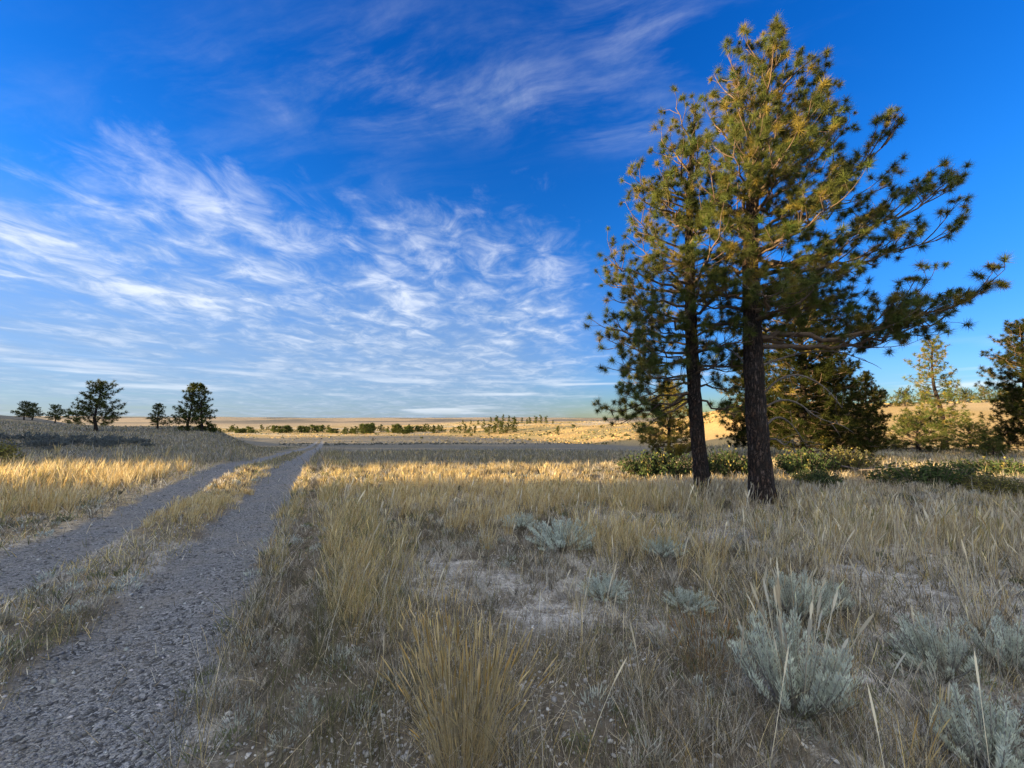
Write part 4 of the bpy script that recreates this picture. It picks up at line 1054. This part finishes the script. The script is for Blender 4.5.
def build_tufts():
    GOLD = np.array([[0.54, 0.42, 0.21], [0.48, 0.38, 0.20], [0.62, 0.50, 0.29], [0.52, 0.36, 0.14], [0.42, 0.35, 0.20]])
    tuft_at('large golden bunchgrass tuft with seed heads at the bottom centre', at(464, 762), 620, 0.60, 0.14, 1, GOLD, 0.42)
    tuft_at('thin pale grass tuft behind the large golden tuft', at(440, 668), 130, 0.44, 0.13, 2, STRAW, 0.5)
    tuft_at('small rusty bunchgrass tuft left of the largest sagebrush', at(706, 672), 110, 0.36, 0.10, 3, np.array([[0.34, 0.20, 0.09], [0.40, 0.27, 0.13], [0.30, 0.19, 0.10]]), 0.6)
    tuft_at('sparse tuft of tall pale stalks behind the largest sagebrush', at(770, 640), 70, 0.52, 0.22, 4, PALE, 0.7)
    tuft_at('loose tuft of long pale stalks rising beside the leaning sagebrush', at(972, 690), 40, 0.62, 0.15, 5, PALE, 0.45)

# ------------------------------------------------------------------ sky, sun, camera
def build_world():
    w = bpy.data.worlds.new('World'); scene.world = w; w.use_nodes = True
    t = NT(w.node_tree); t.n.clear()
    out = t.new('ShaderNodeOutputWorld'); bg = t.new('ShaderNodeBackground'); bg.inputs[1].default_value = SKY_STRENGTH
    sky = t.new('ShaderNodeTexSky', sky_type='NISHITA'); sky.sun_disc = False
    sky.sun_elevation = SUN_EL; sky.sun_rotation = math.atan2(S2[0], S2[1]) % (2 * math.pi)
    sky.air_density = 1.0; sky.dust_density = 0.3; sky.ozone_density = 2.0; sky.altitude = 900
    hs = t.new('ShaderNodeHueSaturation'); hs.inputs['Saturation'].default_value = SKY_SAT; hs.inputs['Value'].default_value = 1.0
    t.l.new(sky.outputs[0], hs.inputs['Color'])
    c = t.mix(1.0, hs.outputs[0], SKY_TINT, 'MULTIPLY')
    tc = t.new('ShaderNodeTexCoord'); dv = tc.outputs['Generated']
    s = t.sep(dv)
    zc = t.m('MAXIMUM', s[2], 0.0)
    zz = t.m('ADD', zc, 0.09)
    X = t.m('DIVIDE', s[0], zz); Y = t.m('DIVIDE', s[1], zz)
    # air: the bright low band is held back, the zenith deepened
    c = t.mix(t.ss(0.0, 0.45, zc), t.mix(1.0, c, (0.33, 0.42, 0.72), 'MULTIPLY'), t.mix(1.0, c, (0.32, 0.62, 0.95), 'MULTIPLY'))
    c = t.mix(t.ss(0.30, 0.85, zc), c, t.mix(1.0, c, (0.40, 0.90, 1.06), 'MULTIPLY'))
    # cirrus in long streaks along the view
    wv = t.comb(t.m('ADD', t.m('MULTIPLY', X, 1.15), t.m('MULTIPLY', Y, -0.10)), t.m('MULTIPLY', Y, 0.85), 0.0)
    wrp = t.noise(wv, 1.1, 3, 0.5, 0, 1)
    wv2 = t.vm('ADD', wv, t.vm('MULTIPLY', t.vm('SUBTRACT', wrp, (0.5, 0.5, 0.5)), (0.7, 0.5, 0)))
    n1 = t.noise(wv2, 1.7, 9, 0.58, 0.2)
    n2 = t.noise(t.comb(t.m('MULTIPLY', X, 1.5), t.m('MULTIPLY', Y, 1.2), 3.7), 3.6, 6, 0.62, 0.6)
    big = t.noise(t.comb(t.m('MULTIPLY', X, 0.45), t.m('MULTIPLY', Y, 0.25), 5.1), 1.0, 2, 0.5)
    fwd = t.m('MULTIPLY', t.ss(0.40, 0.06, s[0]), t.ss(0.8, 1.8, t.m('SUBTRACT', Y, t.m('MULTIPLY', X, 0.10))))
    def blob(x0, y0, wx, wy, k):
        e = t.m('ADD', t.m('POWER', t.m('DIVIDE', t.m('SUBTRACT', X, x0), wx), 2.0), t.m('POWER', t.m('DIVIDE', t.m('SUBTRACT', Y, y0), wy), 2.0))
        return t.m('MULTIPLY', t.m('EXPONENT', t.m('MULTIPLY', e, -1.0)), k)
    wisp = t.m('MAXIMUM', blob(-0.22, 0.98, 0.55, 0.17, 1.0), blob(0.36, 0.86, 0.26, 0.13, 1.0))
    wisp = t.m('MAXIMUM', wisp, blob(0.40, 1.08, 0.30, 0.12, 0.8))
    behind = t.m('MAXIMUM', t.m('MULTIPLY', t.ss(0.05, -0.35, s[1]), t.ss(0.22, 0.5, zc)), t.ss(0.78, 0.93, zc))  # unseen bright cover added behind the camera and overhead to fill the shade
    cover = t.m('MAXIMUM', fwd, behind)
    d1 = t.m('ADD', t.m('MULTIPLY', n1, 0.60), t.m('MULTIPLY', n2, 0.40))
    thr = t.m('SUBTRACT', 0.70, t.m('MULTIPLY', cover, 0.35))
    thr = t.m('ADD', thr, t.m('MULTIPLY', t.m('SUBTRACT', 0.5, big), 0.24))
    dens = t.ss(-0.02, 0.36, t.m('SUBTRACT', d1, thr))
    wl = t.vm('ADD', t.comb(t.m('MULTIPLY', X, 1.3), t.m('ADD', t.m('MULTIPLY', Y, 3.6), t.m('MULTIPLY', X, 0.9)), 1.7), t.vm('MULTIPLY', wrp, (0.8, 0.9, 0)))
    nw = t.noise(wl, 1.5, 8, 0.62, 0.3)
    haze = t.m('MULTIPLY', t.ss(0.1, -0.45, s[0]), t.ss(0.6, 1.3, Y))
    dens = t.m('MAXIMUM', dens, t.m('MULTIPLY', t.ss(0.40, 0.80, nw), t.m('MAXIMUM', t.m('MULTIPLY', wisp, 0.62), t.m('MULTIPLY', haze, 0.14))))
    dens = t.m('MULTIPLY', dens, t.ss(0.04, 0.26, zc, 0.25, 1.0))
    # low veil towards the horizon
    veil = t.m('MULTIPLY', t.ss(0.42, 0.10, zc), t.ss(0.45, -0.15, s[0]))
    veil = t.m('MULTIPLY', veil, t.m('ADD', 0.55, t.m('MULTIPLY', n1, 0.6)))
    # a few thin bars low down
    bar = t.noise(t.comb(t.m('MULTIPLY', s[0], 2.2), t.m('MULTIPLY', s[1], 1.4), t.m('MULTIPLY', zc, 34)), 1.3, 4, 0.5)
    bars = t.m('MULTIPLY', t.ss(0.54, 0.70, bar), t.m('MULTIPLY', t.ss(0.15, 0.07, zc), t.ss(0.0, 0.03, zc)))
    shade = t.ss(0.36, 0.66, t.m('ADD', t.m('MULTIPLY', n2, 0.6), t.m('MULTIPLY', n1, 0.4)))
    cc = t.mix(shade, CLOUD_DARK, CLOUD_LIGHT)
    cc = t.mix(behind, cc, CLOUD_FILL)
    c = t.mix(t.m('MULTIPLY', veil, 0.85), c, CLOUD_DARK)
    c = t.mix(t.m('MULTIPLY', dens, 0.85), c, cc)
    c = t.mix(t.m('MULTIPLY', bars, 0.55), c, CLOUD_LIGHT)
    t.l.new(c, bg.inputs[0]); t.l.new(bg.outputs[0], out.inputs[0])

SKY_STRENGTH = 0.12; SKY_SAT = 1.35; SKY_TINT = (0.47, 0.48, 0.53)
CLOUD_DARK = (0.42, 0.60, 0.88); CLOUD_LIGHT = (1.30, 1.37, 1.47); CLOUD_FILL = (8.4, 8.4, 7.3)  # last cloud tone is added fill light, out of view
EXPOSURE = 2.75
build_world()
sl = bpy.data.lights.new('sun', 'SUN'); sl.energy = 3.5; sl.angle = math.radians(0.5); sl.color = (1.0, 0.74, 0.40)
so = bpy.data.objects.new('sun', sl); link(so)
so.rotation_euler = Vector((S2[0] * math.cos(SUN_EL), S2[1] * math.cos(SUN_EL), math.sin(SUN_EL))).to_track_quat('Z', 'Y').to_euler()
so.location = (-30, -10, 30)

build_tall_grass(); build_weeds(); build_gravel(); build_tufts(); build_hill_grass()
build_heroes(); build_mid_trees(); build_far_trees()
build_sage(); build_bushes()

cam = bpy.data.cameras.new('camera'); co = bpy.data.objects.new('camera', cam); link(co)
cam.sensor_width = 36; cam.lens = 36 * F_PX / 1024; cam.clip_start = 0.05; cam.clip_end = 20000
co.location = (0, 0, CAMZ); co.rotation_euler = (math.pi / 2 + PITCH, 0, 0)
scene.camera = co
scene.view_settings.view_transform = 'Standard'; scene.view_settings.look = 'None'
scene.view_settings.exposure = EXPOSURE; scene.view_settings.gamma = 1; scene.view_settings.use_curve_mapping = False
scene.cycles.use_denoising = True
scene.cycles.max_bounces = 5; scene.cycles.diffuse_bounces = 3; scene.cycles.transmission_bounces = 3; scene.cycles.glossy_bounces = 2
